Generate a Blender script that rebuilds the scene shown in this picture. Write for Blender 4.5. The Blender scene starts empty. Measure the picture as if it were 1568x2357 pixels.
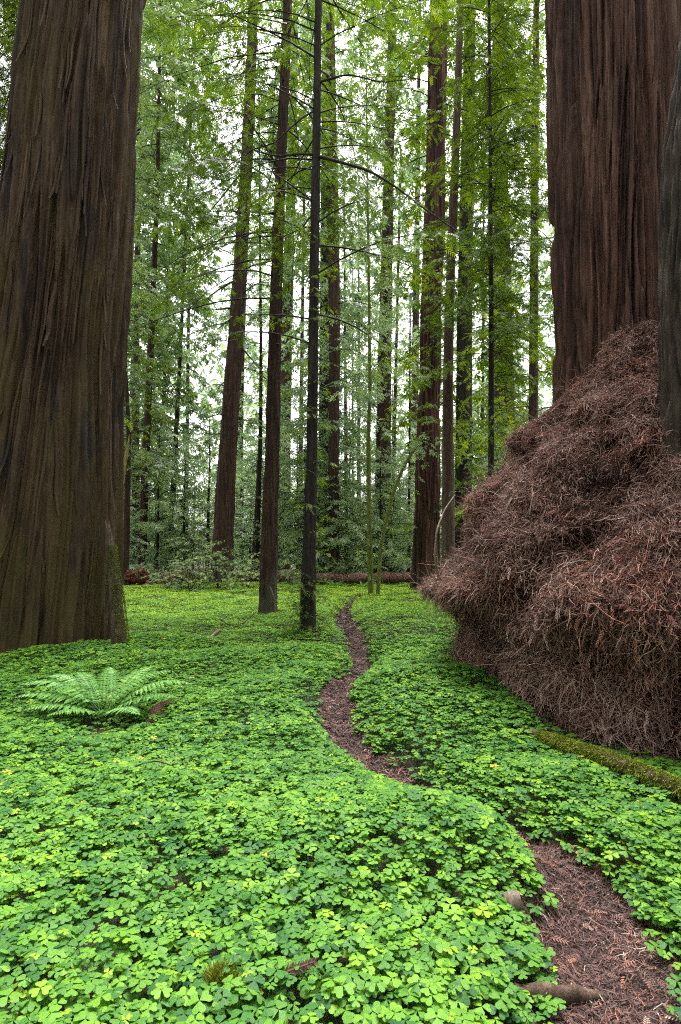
import bpy, math, random
import numpy as np

random.seed(11)
rng = np.random.default_rng(11)
C = bpy.context.scene.collection
R = math.radians

# ------------------------------------------------------------------ camera geometry
F, CX, CY, HZ = 1388.0, 784.0, 1178.5, 1270.0      # measured on the photograph at 1568 x 2357
PITCH = math.atan((HZ - CY) / F)
CAMZ = 1.45
cp, sp = math.cos(PITCH), math.sin(PITCH)


def W(px, py, Y):
    """world point seen at picture position px, py whose distance along the ground is Y"""
    dx, dy = (px - CX) / F, (CY - py) / F
    t = Y / (cp - dy * sp)
    return np.array([dx * t, Y, CAMZ + t * (sp + dy * cp)])


def depth(py, Y):
    return Y / (cp - (CY - py) / F * sp)


def G(px, py, z=0.0):
    """point of the level z seen at px, py"""
    dx, dy = (px - CX) / F, (CY - py) / F
    dz = sp + dy * cp
    t = (z - CAMZ) / dz
    return np.array([dx * t, t * (cp - dy * sp), z])


# ------------------------------------------------------------------ noise
_H = rng.random((256, 256)) * 2 * math.pi


def perlin(u, v, pu=256, seed=0):
    u = np.asarray(u, float); v = np.asarray(v, float)
    iu = np.floor(u); iv = np.floor(v)
    fu = u - iu; fv = v - iv
    iu = iu.astype(np.int64); iv = iv.astype(np.int64)

    def g(a, b, x, y):
        ang = _H[((a % pu) + seed * 37) % 256, (b + seed * 91) % 256]
        return np.cos(ang) * x + np.sin(ang) * y
    su = fu * fu * fu * (fu * (fu * 6 - 15) + 10)
    sv = fv * fv * fv * (fv * (fv * 6 - 15) + 10)
    n00 = g(iu, iv, fu, fv); n10 = g(iu + 1, iv, fu - 1, fv)
    n01 = g(iu, iv + 1, fu, fv - 1); n11 = g(iu + 1, iv + 1, fu - 1, fv - 1)
    a = n00 + (n10 - n00) * su
    b = n01 + (n11 - n01) * su
    return (a + (b - a) * sv) * 1.5


def sstep(a, b, x):
    t = np.clip((x - a) / (b - a), 0, 1)
    return t * t * (3 - 2 * t)


def nrm(v):
    return v / np.maximum(np.linalg.norm(v, axis=-1, keepdims=True), 1e-9)


# ------------------------------------------------------------------ mesh building
class MB:
    """collects vertices and faces (any number of corners) with a per-vertex tint and a material slot"""

    def __init__(self):
        self.v, self.t, self.f = [], [], []
        self.n = 0

    def add(self, V, F_, tint=0.5, slot=0):
        V = np.asarray(V, float).reshape(-1, 3)
        F_ = np.asarray(F_, np.int64)
        t = np.broadcast_to(np.asarray(tint, float), (len(V),)) if np.ndim(tint) == 0 else np.asarray(tint, float)
        self.v.append(V); self.t.append(t)
        self.f.append((F_ + self.n, slot))
        self.n += len(V)

    def build(self, name, mats, parent=None, loc=None, smooth=True):
        V = np.concatenate(self.v) if self.v else np.zeros((0, 3))
        T = np.concatenate(self.t) if self.t else np.zeros(0)
        if loc is not None:
            V = V - np.asarray(loc, float)
        me = bpy.data.meshes.new(name)
        me.vertices.add(len(V))
        me.vertices.foreach_set('co', V.astype(np.float32).ravel())
        li = np.concatenate([f.ravel() for f, s in self.f]).astype(np.int32)
        cnt = np.concatenate([np.full(len(f), f.shape[1], np.int32) for f, s in self.f])
        sl = np.concatenate([np.full(len(f), s, np.int32) for f, s in self.f])
        st = np.concatenate([[0], np.cumsum(cnt)[:-1]]).astype(np.int32)
        me.loops.add(len(li))
        me.loops.foreach_set('vertex_index', li)
        me.polygons.add(len(cnt))
        me.polygons.foreach_set('loop_start', st)
        me.polygons.foreach_set('material_index', sl)
        me.polygons.foreach_set('use_smooth', np.full(len(cnt), smooth))
        a = me.attributes.new('tint', 'FLOAT', 'POINT')
        a.data.foreach_set('value', T.astype(np.float32))
        for m in (mats if isinstance(mats, (list, tuple)) else [mats]):
            me.materials.append(m)
        me.update(calc_edges=True)
        me.validate()
        o = bpy.data.objects.new(name, me)
        C.objects.link(o)
        if parent is not None:
            o.parent = parent
        if loc is not None and parent is None:
            o.location = loc
        return o


def tag(o, label=None, cat=None, group=None, kind=None):
    if label: o['label'] = label
    if cat: o['category'] = cat
    if group: o['group'] = group
    if kind: o['kind'] = kind
    return o


def thing(name, loc, label, cat, group=None):
    o = bpy.data.objects.new(name, None)
    o.empty_display_size = 0.2
    C.objects.link(o)
    o.location = loc
    return tag(o, label, cat, group)


def frames(P):
    P = np.asarray(P, float)
    T = np.gradient(P, axis=0)
    T = nrm(T)
    ref = np.array([0, 0, 1.0]) if abs(T[0][2]) < 0.9 else np.array([1.0, 0, 0])
    A = np.zeros_like(P)
    a = ref - T[0] * ref.dot(T[0])
    for i in range(len(P)):
        a = a - T[i] * a.dot(T[i])
        a = a / max(np.linalg.norm(a), 1e-9)
        A[i] = a
    B = np.cross(T, A)
    return T, A, B


def resample(P, n):
    P = np.asarray(P, float)
    s = np.concatenate([[0], np.cumsum(np.linalg.norm(np.diff(P, axis=0), axis=1))])
    q = np.linspace(0, s[-1], n)
    out = np.stack([np.interp(q, s, P[:, k]) for k in range(P.shape[1])], 1)
    k = max(1, n // (len(P) * 2))
    for _ in range(k):
        o2 = out.copy()
        o2[1:-1] = (out[:-2] + 2 * out[1:-1] + out[2:]) / 4
        out = o2
    return out


def tube(mb, P, rad, seg=8, tint=0.5, slot=0, rough=0.0, flat=1.0, seed=0, cap=True):
    P = np.asarray(P, float)
    rad = np.broadcast_to(np.asarray(rad, float), (len(P),))
    T, A, B = frames(P)
    th = np.linspace(0, 2 * math.pi, seg, endpoint=False)
    rr = rad[:, None] * np.ones(seg)[None]
    if rough:
        s = np.concatenate([[0], np.cumsum(np.linalg.norm(np.diff(P, axis=0), axis=1))])
        u = th / (2 * math.pi) * 6
        rr = rr * (1 + rough * perlin(u[None] + 0 * s[:, None], s[:, None] / (rad.mean() * 3) + 0 * u[None], 6, seed)
                   + rough * .6 * perlin(u[None] * 2 + 0 * s[:, None], s[:, None] / (rad.mean() * 1.2) + 0 * u[None], 12, seed + 1))
    V = P[:, None] + (A[:, None] * np.cos(th)[None, :, None] + B[:, None] * (np.sin(th) * flat)[None, :, None]) * rr[..., None]
    n = len(P)
    i = np.arange(n - 1)[:, None]; j = np.arange(seg)[None]
    q = np.stack([i * seg + j, i * seg + (j + 1) % seg, (i + 1) * seg + (j + 1) % seg, (i + 1) * seg + j], -1).reshape(-1, 4)
    mb.add(V.reshape(-1, 3), q, tint, slot)
    if cap:
        for k, end in ((0, P[0]), (n - 1, P[-1])):
            ring = V[k]
            VV = np.concatenate([ring, end[None]])
            jj = np.arange(seg)
            fa = np.stack([jj, (jj + 1) % seg, np.full(seg, seg)], -1)
            if k == 0: fa = fa[:, ::-1]
            mb.add(VV, fa, tint, slot)


# ------------------------------------------------------------------ materials
def newmat(name):
    m = bpy.data.materials.new(name)
    m.use_nodes = True
    nt = m.node_tree
    b = nt.nodes['Principled BSDF']
    return m, nt, b


def ramp(nt, stops, fac=None):
    r = nt.nodes.new('ShaderNodeValToRGB')
    el = r.color_ramp.elements
    while len(el) < len(stops): el.new(0.5)
    for e, (p, c) in zip(el, stops):
        e.position = p
        e.color = (c[0], c[1], c[2], 1)
    if fac is not None: nt.links.new(fac, r.inputs[0])
    return r


def noise(nt, scale, vec=None, mapping=None, detail=4, rough=0.6):
    n = nt.nodes.new('ShaderNodeTexNoise')
    n.inputs['Scale'].default_value = scale
    n.inputs['Detail'].default_value = detail
    n.inputs['Roughness'].default_value = rough
    if vec is not None:
        if mapping is not None:
            mp = nt.nodes.new('ShaderNodeMapping')
            mp.inputs['Scale'].default_value = mapping
            nt.links.new(vec, mp.inputs[0])
            vec = mp.outputs[0]
        nt.links.new(vec, n.inputs['Vector'])
    return n


def mix(nt, fac, a, b):
    m = nt.nodes.new('ShaderNodeMix')
    m.data_type = 'RGBA'
    for s, v in ((m.inputs[0], fac), (m.inputs[6], a), (m.inputs[7], b)):
        if isinstance(v, (int, float)): s.default_value = v
        elif isinstance(v, tuple): s.default_value = (*v, 1)
        else: nt.links.new(v, s)
    return m.outputs[2]


def math_(nt, op, a, b=None):
    m = nt.nodes.new('ShaderNodeMath'); m.operation = op
    for s, v in ((m.inputs[0], a), (m.inputs[1], b)):
        if v is None: continue
        if isinstance(v, (int, float)): s.default_value = v
        else: nt.links.new(v, s)
    return m.outputs[0]


def bark(name, stops, freq=1.0, moss=None, moss_amt=0.0, moss_top=3.0, char=None, bump=0.5, rough=0.85, stretch=0.05, lichen=None, scale=0.55):
    m, nt, b = newmat(name)
    stops = [(p, tuple(v * scale for v in c)) for p, c in stops]
    tc = nt.nodes.new('ShaderNodeTexCoord').outputs['Object']
    n1 = noise(nt, 9 * freq, tc, (1, 1, stretch), 5, 0.65)
    col = ramp(nt, stops, n1.outputs[0]).outputs[0]
    n2 = noise(nt, 42 * freq, tc, (1, 1, min(1, stretch * 1.9)), 6, 0.72)
    fine = ramp(nt, [(0.35, (0.55, 0.55, 0.55)), (0.65, (1.4, 1.38, 1.35))], n2.outputs[0]).outputs[0]
    mm = nt.nodes.new('ShaderNodeMix'); mm.data_type = 'RGBA'; mm.blend_type = 'MULTIPLY'; mm.inputs[0].default_value = 1
    nt.links.new(col, mm.inputs[6]); nt.links.new(fine, mm.inputs[7])
    col = mm.outputs[2]
    sx = nt.nodes.new('ShaderNodeSeparateXYZ'); nt.links.new(tc, sx.inputs[0])
    z = sx.outputs[2]
    if lichen is not None:
        n5 = noise(nt, 2.2 * freq, tc, (1, 1, 0.25), 4, 0.6)
        f = ramp(nt, [(0.48, (0, 0, 0)), (0.66, (1, 1, 1))], n5.outputs[0]).outputs[0]
        col = mix(nt, f, col, lichen)
    if moss is not None:
        n3 = noise(nt, 2.6 * freq, tc, (1, 1, 0.35), 5, 0.65)
        zz = math_(nt, 'DIVIDE', z, moss_top)
        f = math_(nt, 'SUBTRACT', math_(nt, 'ADD', n3.outputs[0], moss_amt), math_(nt, 'MULTIPLY', zz, 0.5))
        f = ramp(nt, [(0.5, (0, 0, 0)), (0.72, (1, 1, 1))], f).outputs[0]
        col = mix(nt, f, col, moss)
    if char is not None:
        n4 = noise(nt, 1.7, tc, (1, 1, 0.4), 5, 0.7)
        d = math_(nt, 'ABSOLUTE', math_(nt, 'DIVIDE', math_(nt, 'SUBTRACT', z, char[0]), char[1]))
        f = math_(nt, 'SUBTRACT', n4.outputs[0], math_(nt, 'MULTIPLY', d, 0.35))
        f = ramp(nt, [(char[2], (0, 0, 0)), (char[2] + .1, (1, 1, 1))], f).outputs[0]
        col = mix(nt, f, col, (0.016, 0.014, 0.015))
    nt.links.new(col, b.inputs['Base Color'])
    b.inputs['Roughness'].default_value = rough
    b.inputs['Specular IOR Level'].default_value = 0.25
    bp = nt.nodes.new('ShaderNodeBump')
    bp.inputs['Strength'].default_value = bump
    bp.inputs['Distance'].default_value = 0.012
    nt.links.new(n2.outputs[0], bp.inputs['Height'])
    nt.links.new(bp.outputs[0], b.inputs['Normal'])
    return m


def leafmat(name, stops, rough=0.5, trans=0.35, spec=0.35, rand=0.25):
    m, nt, b = newmat(name)
    at = nt.nodes.new('ShaderNodeAttribute'); at.attribute_name = 'tint'
    oi = nt.nodes.new('ShaderNodeObjectInfo')
    f = math_(nt, 'ADD', at.outputs['Fac'], math_(nt, 'MULTIPLY', math_(nt, 'SUBTRACT', oi.outputs['Random'], 0.5), rand))
    col = ramp(nt, stops, f).outputs[0]
    nt.links.new(col, b.inputs['Base Color'])
    b.inputs['Roughness'].default_value = rough
    b.inputs['Specular IOR Level'].default_value = spec
    if trans:
        tr = nt.nodes.new('ShaderNodeBsdfTranslucent')
        hs = nt.nodes.new('ShaderNodeHueSaturation')
        hs.inputs['Saturation'].default_value = 1.1
        hs.inputs['Value'].default_value = 1.15
        hs.inputs['Hue'].default_value = 0.49
        nt.links.new(col, hs.inputs['Color'])
        nt.links.new(hs.outputs[0], tr.inputs[0])
        mx = nt.nodes.new('ShaderNodeMixShader'); mx.inputs[0].default_value = trans
        nt.links.new(b.outputs[0], mx.inputs[1]); nt.links.new(tr.outputs[0], mx.inputs[2])
        nt.links.new(mx.outputs[0], nt.nodes['Material Output'].inputs[0])
    return m


M = {}
M['bark_left'] = bark('bark_weathered_olive', [(0.30, (0.010, 0.007, 0.005)), (0.44, (0.042, 0.025, 0.013)), (0.56, (0.090, 0.056, 0.027)), (0.70, (0.16, 0.108, 0.055))],
                      0.75, moss=(0.045, 0.034, 0.008), moss_amt=0.15, moss_top=5.5, bump=0.8, scale=.62, char=(3.0, 4.0, 0.52), lichen=(0.048, 0.034, 0.011))
M['bark_right'] = bark('bark_rust_grey', [(0.30, (0.016, 0.009, 0.007)), (0.45, (0.060, 0.029, 0.019)), (0.58, (0.115, 0.058, 0.038)), (0.72, (0.19, 0.112, 0.08))],
                       0.8, char=(2.9, 2.6, 0.47), bump=0.8, scale=.74)
M['bark_stem'] = bark('bark_greygreen', [(0.3, (0.014, 0.009, 0.006)), (0.5, (0.055, 0.038, 0.026)), (0.72, (0.12, 0.09, 0.064))], 0.9,
                      char=(0.5, 4.0, 0.46), bump=0.7)
M['bark_red'] = bark('bark_redbrown', [(0.32, (0.018, 0.009, 0.007)), (0.45, (0.058, 0.029, 0.018)), (0.58, (0.105, 0.056, 0.034)), (0.72, (0.17, 0.105, 0.070))], 1.4, scale=.44,
                     moss=(0.055, 0.056, 0.034), moss_amt=0.22, moss_top=3.0)
M['bark_fire'] = bark('bark_fluted_rust', [(0.34, (0.010, 0.005, 0.004)), (0.46, (0.050, 0.020, 0.012)), (0.58, (0.125, 0.052, 0.031)), (0.72, (0.21, 0.11, 0.07))], 0.9,
                      moss=(0.05, 0.05, 0.03), moss_amt=0.14, moss_top=3.5)
M['bark_tan'] = bark('bark_tan', [(0.3, (0.05, 0.03, 0.022)), (0.5, (0.12, 0.073, 0.052)), (0.72, (0.20, 0.14, 0.11))], 1.5, scale=.52)
M['bark_stub'] = bark('bark_stub', [(0.3, (0.022, 0.016, 0.010)), (0.5, (0.07, 0.05, 0.03)), (0.72, (0.15, 0.115, 0.075))], 1.6, stretch=.3, bump=.8, scale=.75)
M['bark_dark'] = bark('bark_dark', [(0.3, (0.008, 0.006, 0.005)), (0.5, (0.028, 0.021, 0.016)), (0.72, (0.075, 0.06, 0.046))], 1.6,
                      moss=(0.025, 0.03, 0.010), moss_amt=0.1, moss_top=4.0)
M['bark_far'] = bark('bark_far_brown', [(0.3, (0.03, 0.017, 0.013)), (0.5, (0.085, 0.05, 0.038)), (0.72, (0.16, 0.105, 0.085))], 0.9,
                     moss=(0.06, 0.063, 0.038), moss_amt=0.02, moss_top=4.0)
M['bark_mossy'] = bark('bark_mossy', [(0.3, (0.05, 0.055, 0.015)), (0.5, (0.10, 0.125, 0.02)), (0.75, (0.17, 0.21, 0.035))], 1.5, stretch=0.4, scale=.9)
M['twig'] = bark('twig_dark', [(0.3, (0.02, 0.015, 0.012)), (0.7, (0.07, 0.055, 0.045))], 2.0, bump=0.2)
M['pale_wood'] = bark('pale_dead_wood', [(0.3, (0.16, 0.11, 0.09)), (0.55, (0.30, 0.22, 0.18)), (0.75, (0.42, 0.33, 0.28))], 2.0, stretch=0.2, bump=0.3)
M['yellow_wood'] = bark('split_yellow_wood', [(0.3, (0.20, 0.16, 0.04)), (0.55, (0.40, 0.33, 0.10)), (0.75, (0.55, 0.48, 0.2))], 1.2, bump=0.4)
M['red_rot'] = bark('rotten_red_wood', [(0.3, (0.035, 0.014, 0.010)), (0.5, (0.16, 0.05, 0.03)), (0.7, (0.34, 0.13, 0.07))], 1.4, stretch=0.5, bump=0.7)
M['log_red'] = bark('rotten_log', [(0.3, (0.05, 0.022, 0.018)), (0.5, (0.18, 0.085, 0.065)), (0.7, (0.30, 0.17, 0.13))], 1.2, stretch=1.0, bump=0.7, scale=.62,
                    moss=(0.06, 0.08, 0.02), moss_amt=0.0, moss_top=2.0)
M['log_brown'] = bark('mossy_log_wood', [(0.3, (0.04, 0.027, 0.018)), (0.5, (0.12, 0.075, 0.05)), (0.7, (0.24, 0.16, 0.12))], 1.6, stretch=0.6, bump=0.6)
M['moss'] = leafmat('moss', [(0.0, (0.03, 0.045, 0.006)), (0.5, (0.095, 0.125, 0.012)), (1.0, (0.20, 0.23, 0.03))], 0.9, 0.15, 0.1)

GREEN = [(0.0, (0.018, 0.075, 0.016)), (0.35, (0.042, 0.145, 0.020)), (0.65, (0.085, 0.225, 0.022)), (0.9, (0.17, 0.33, 0.03)), (1.0, (0.30, 0.38, 0.04))]
M['needle_near'] = leafmat('redwood_needles', [(0.0, (0.024, 0.048, 0.010)), (0.4, (0.062, 0.115, 0.014)), (0.75, (0.125, 0.20, 0.020)), (1.0, (0.25, 0.32, 0.035))], 0.5, 0.45)
M['needle_far'] = leafmat('needles_haze_pale', [(0.0, (0.085, 0.14, 0.065)), (0.5, (0.19, 0.29, 0.135)), (1.0, (0.34, 0.45, 0.22))], 0.34, 0.52, 0.7)  # needle colour lightened in place of haze on the background trees
M['needle_mid'] = leafmat('needles_midgreen', [(0.0, (0.05, 0.085, 0.030)), (0.5, (0.125, 0.20, 0.060)), (1.0, (0.26, 0.36, 0.10))], 0.42, 0.5, 0.5)  # needle green lightened so the left thicket looks better lit
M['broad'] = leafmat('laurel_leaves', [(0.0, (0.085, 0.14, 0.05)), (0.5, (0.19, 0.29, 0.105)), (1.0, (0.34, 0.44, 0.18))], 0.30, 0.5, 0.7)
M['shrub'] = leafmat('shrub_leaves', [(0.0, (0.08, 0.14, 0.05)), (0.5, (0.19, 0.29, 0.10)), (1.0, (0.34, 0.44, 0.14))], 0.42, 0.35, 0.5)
M['fern'] = leafmat('fern_green', [(0.0, (0.035, 0.13, 0.03)), (0.5, (0.115, 0.27, 0.05)), (1.0, (0.23, 0.40, 0.09))], 0.5, 0.25, 0.3)
M['clover'] = leafmat('sorrel_leaves', [(0.0, (0.018, 0.085, 0.026)), (0.3, (0.062, 0.180, 0.026)), (0.55, (0.140, 0.305, 0.026)), (0.8, (0.25, 0.42, 0.026)), (0.94, (0.32, 0.43, 0.03)), (1.0, (0.46, 0.38, 0.05))],
                      0.55, 0.42, 0.25, 0.0)
M['thatch'] = leafmat('dead_needle_strands', [(0.0, (0.012, 0.008, 0.006)), (0.3, (0.085, 0.047, 0.035)), (0.55, (0.195, 0.112, 0.087)), (0.72, (0.42, 0.30, 0.25)), (0.8, (0.25, 0.10, 0.075)), (1.0, (0.42, 0.18, 0.12))],
                      0.7, 0.12, 0.2, 0.0)
M['litter'] = leafmat('fallen_needles', [(0.0, (0.010, 0.007, 0.007)), (0.35, (0.040, 0.021, 0.018)), (0.6, (0.085, 0.042, 0.034)), (0.8, (0.16, 0.072, 0.054)), (0.93, (0.25, 0.10, 0.055)), (1.0, (0.32, 0.27, 0.24))],
                      0.65, 0.0, 0.3, 0.0)


def groundmat(name, a, b, c):
    m, nt, bs = newmat(name)
    tc = nt.nodes.new('ShaderNodeTexCoord').outputs['Object']
    n1 = noise(nt, 26, tc, (1, 1, 1), 8, 0.75)
    n2 = noise(nt, 3.0, tc, (1, 1, 1), 3, 0.6)
    c1 = ramp(nt, [(0.35, a), (0.52, b), (0.68, c)], n1.outputs[0]).outputs[0]
    c2 = ramp(nt, [(0.3, (0.55, 0.55, 0.55)), (0.7, (1.2, 1.1, 1.05))], n2.outputs[0]).outputs[0]
    mm = nt.nodes.new('ShaderNodeMix'); mm.data_type = 'RGBA'; mm.blend_type = 'MULTIPLY'; mm.inputs[0].default_value = 1
    nt.links.new(c1, mm.inputs[6]); nt.links.new(c2, mm.inputs[7])
    nt.links.new(mm.outputs[2], bs.inputs['Base Color'])
    bs.inputs['Roughness'].default_value = 0.9
    bp = nt.nodes.new('ShaderNodeBump'); bp.inputs['Strength'].default_value = 0.9; bp.inputs['Distance'].default_value = 0.02
    nt.links.new(n1.outputs[0], bp.inputs['Height']); nt.links.new(bp.outputs[0], bs.inputs['Normal'])
    return m


M['ground'] = groundmat('forest_duff', (0.012, 0.009, 0.006), (0.045, 0.028, 0.018), (0.10, 0.06, 0.038))
M['path'] = groundmat('path_duff', (0.010, 0.006, 0.006), (0.038, 0.019, 0.016), (0.085, 0.042, 0.034))

# ------------------------------------------------------------------ path line and ground height
PATHPX = [(1440, 2480, 360), (1425, 2357, 320), (1405, 2250, 300), (1385, 2150, 290), (1350, 2030, 240), (1290, 1955, 90), (1180, 1900, 40), (1050, 1842, 70),
          (965, 1800, 125), (885, 1757, 105), (805, 1702, 98), (768, 1650, 80), (778, 1600, 72), (810, 1556, 52), (836, 1532, 46), (825, 1500, 44),
          (810, 1465, 46), (790, 1432, 50), (796, 1406, 24), (803, 1388, 14), (830, 1370, 9)]
PW = []
for px, py, w in PATHPX:
    g = G(px, py)
    PW.append((g[0], g[1], w / F * depth(py, g[1]) / 2))
PW = np.array(PW)
PW = resample(PW, 60)


def pathdist(x, y):
    """distance to the path's centre line and the half width there"""
    x = np.asarray(x, float); y = np.asarray(y, float)
    best = np.full(x.shape, 1e9); hw = np.zeros(x.shape)
    for a, b in zip(PW[:-1], PW[1:]):
        d = b[:2] - a[:2]
        t = np.clip(((x - a[0]) * d[0] + (y - a[1]) * d[1]) / (d @ d), 0, 1)
        q = np.hypot(x - a[0] - t * d[0], y - a[1] - t * d[1])
        k = q < best
        best = np.where(k, q, best)
        hw = np.where(k, a[2] + (b[2] - a[2]) * t, hw)
    return best, hw


BUMPS = []
for px, py, amp, rad, asp in ((960, 1470, 0.22, 1.5, 1.0), (960, 1610, 0.18, 0.9, 1.2), (60, 1515, 0.14, 1.6, 1.6), (560, 1560, 0.06, 1.4, 1.4), (250, 1685, -0.09, 0.33, 1.4),
                              (1180, 1500, .12, 1.2, 1), (640, 1860, 0.03, 0.8, 1.6), (930, 1985, 0.09, .42, 1.3), (1130, 2010, 0.07, .22, 1.3), (520, 1440, .08, 2.0, 2.0), (1130, 1640, 0.05, .7, 1.)):
    g = G(px, py)
    BUMPS.append((g[0], g[1], amp, rad, asp))


def gz(x, y):
    x = np.asarray(x, float); y = np.asarray(y, float)
    z = 0.075 * perlin(x / 1.1 + 3.1, y / 1.1 + 7.7) * sstep(1.5, 5, y) + 0.14 * perlin(x / 4.5 + 1.3, y / 4.5 + 2.2, 256, 3) * sstep(5, 14, y)
    z = z + 0.5 * perlin(x / 19 + 5.3, y / 19 + 1.2, 256, 4) * sstep(30, 70, np.hypot(x, y))
    for bx, by, a, r, s in BUMPS:
        z = z + a * np.exp(-(((x - bx) / (r * s)) ** 2 + ((y - by) / r) ** 2))
    d, hw = pathdist(x, y)
    z = z - 0.12 * np.exp(-(d / (hw + 0.14)) ** 2)
    return z


def gz1(x, y):
    return float(gz(np.array([x]), np.array([y]))[0])


def on_ground(px, py):
    """the point of the real ground seen at px, py"""
    z = 0.0
    for _ in range(6):
        g = G(px, py, z)
        z = gz1(g[0], g[1])
    return np.array([g[0], g[1], z])


def grid_axis(lo, hi, fine_lo, fine_hi, step, grow=1.18):
    a = list(np.arange(fine_lo, fine_hi + 1e-6, step))
    s = step
    while a[-1] < hi:
        s *= grow; a.append(a[-1] + s)
    s = step
    while a[0] > lo:
        s *= grow; a.insert(0, a[0] - s)
    return np.array(a)


gx = grid_axis(-320, 320, -9, 9, 0.09); gy = grid_axis(-120, 420, 0.6, 20, 0.09)
XX, YY = np.meshgrid(gx, gy)
ZZ = gz(XX.ravel(), YY.ravel()).reshape(XX.shape)
mb = MB()
nx, ny = len(gx), len(gy)
i = np.arange(ny - 1)[:, None]; j = np.arange(nx - 1)[None]
mb.add(np.stack([XX, YY, ZZ], -1).reshape(-1, 3), np.stack([i * nx + j, i * nx + j + 1, (i + 1) * nx + j + 1, (i + 1) * nx + j], -1).reshape(-1, 4))
tag(mb.build('ground', M['ground']), kind='structure')

mb = MB()
K = 9
T2 = nrm(np.gradient(PW[:, :2], axis=0)); N2 = np.stack([-T2[:, 1], T2[:, 0]], 1)
off = np.linspace(-1, 1, K)
wob = 1.15 + 0.15 * perlin(np.arange(len(PW)) * 0.7, np.zeros(len(PW)))
P2 = PW[:, None, :2] + N2[:, None] * (off[None, :, None] * (PW[:, 2] * wob)[:, None, None])
z = gz(P2[..., 0].ravel(), P2[..., 1].ravel()).reshape(P2.shape[:2]) + 0.006 - 0.012 * (np.abs(off) > 0.95)[None]
n = len(PW)
i = np.arange(n - 1)[:, None]; j = np.arange(K - 1)[None]
mb.add(np.concatenate([P2, z[..., None]], -1).reshape(-1, 3), np.stack([i * K + j + 1, i * K + j, (i + 1) * K + j, (i + 1) * K + j + 1], -1).reshape(-1, 4))
tag(mb.build('path', M['path']), kind='structure')


# ------------------------------------------------------------------ leaves and crowns
def place(template_v, template_f, pos, X, N, size, mb, tint, slot):
    """copies of a flat template: local x along X, local z along N"""
    X = nrm(X)
    Y = nrm(np.cross(N, X))
    N = np.cross(X, Y)
    size = np.broadcast_to(np.asarray(size, float), (len(pos),))
    V = pos[:, None] + (template_v[None, :, 0:1] * X[:, None] + template_v[None, :, 1:2] * Y[:, None] + template_v[None, :, 2:3] * N[:, None]) * size[:, None, None]
    k = len(template_v)
    Fc = template_f[None] + (np.arange(len(pos)) * k)[:, None, None]
    mb.add(V.reshape(-1, 3), Fc.reshape(-1, template_f.shape[1]), np.repeat(tint, k), slot)


def rhombi(items):
    """items: base x, y, angle, length, width, droop"""
    V, Q = [], []
    for (x, y, a, L, w, dz) in items:
        c, s = math.cos(a), math.sin(a)
        b = len(V)
        for (u, v, zz) in ((0, 0, 0), (0.5 * L, -w / 2, dz * .3), (L, 0, dz), (0.5 * L, w / 2, dz * .3)):
            V.append((x + u * c - v * s, y + u * s + v * c, -0.12 * (x + u * c) ** 2 + zz))
        Q.append((b, b + 1, b + 2, b + 3))
    return np.array(V), np.array(Q)


_it = [(0, 0, 0, 1.0, 0.045, 0)]
for k, t in enumerate((0.12, 0.3, 0.48, 0.66, 0.82)):
    for s in (-1, 1):
        _it.append((t + .04 * s, 0, s * R(52 - 10 * t), 0.36 * (1.05 - 0.55 * t), 0.085, -0.03))
SPRAY0 = rhombi(_it)
SPRAY1 = rhombi([(0, 0, 0, 1.0, 0.16, 0), (0.1, 0, R(42), 0.55, 0.13, -.05), (0.16, 0, R(-42), 0.55, 0.13, -.05), (0.45, 0, R(36), 0.45, 0.11, -.05), (0.5, 0, R(-38), 0.42, 0.11, -.05)])
SPRAY2 = rhombi([(0, 0, 0, 1.0, 0.26, 0), (0.1, 0, R(40), 0.7, 0.2, -.05), (0.2, 0, R(-42), 0.65, 0.2, -.05)])
LAUREL = rhombi([(0.1, 0, R(55), 0.42, 0.13, -.08), (0.2, 0, R(-50), 0.45, 0.14, -.1), (0.4, 0, R(40), 0.45, 0.14, -.06), (0.5, 0, R(-62), 0.42, 0.13, -.08), (0.6, 0, R(12), 0.48, 0.14, -.05), (0.0, 0, 0, .7, 0.02, 0)])


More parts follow.
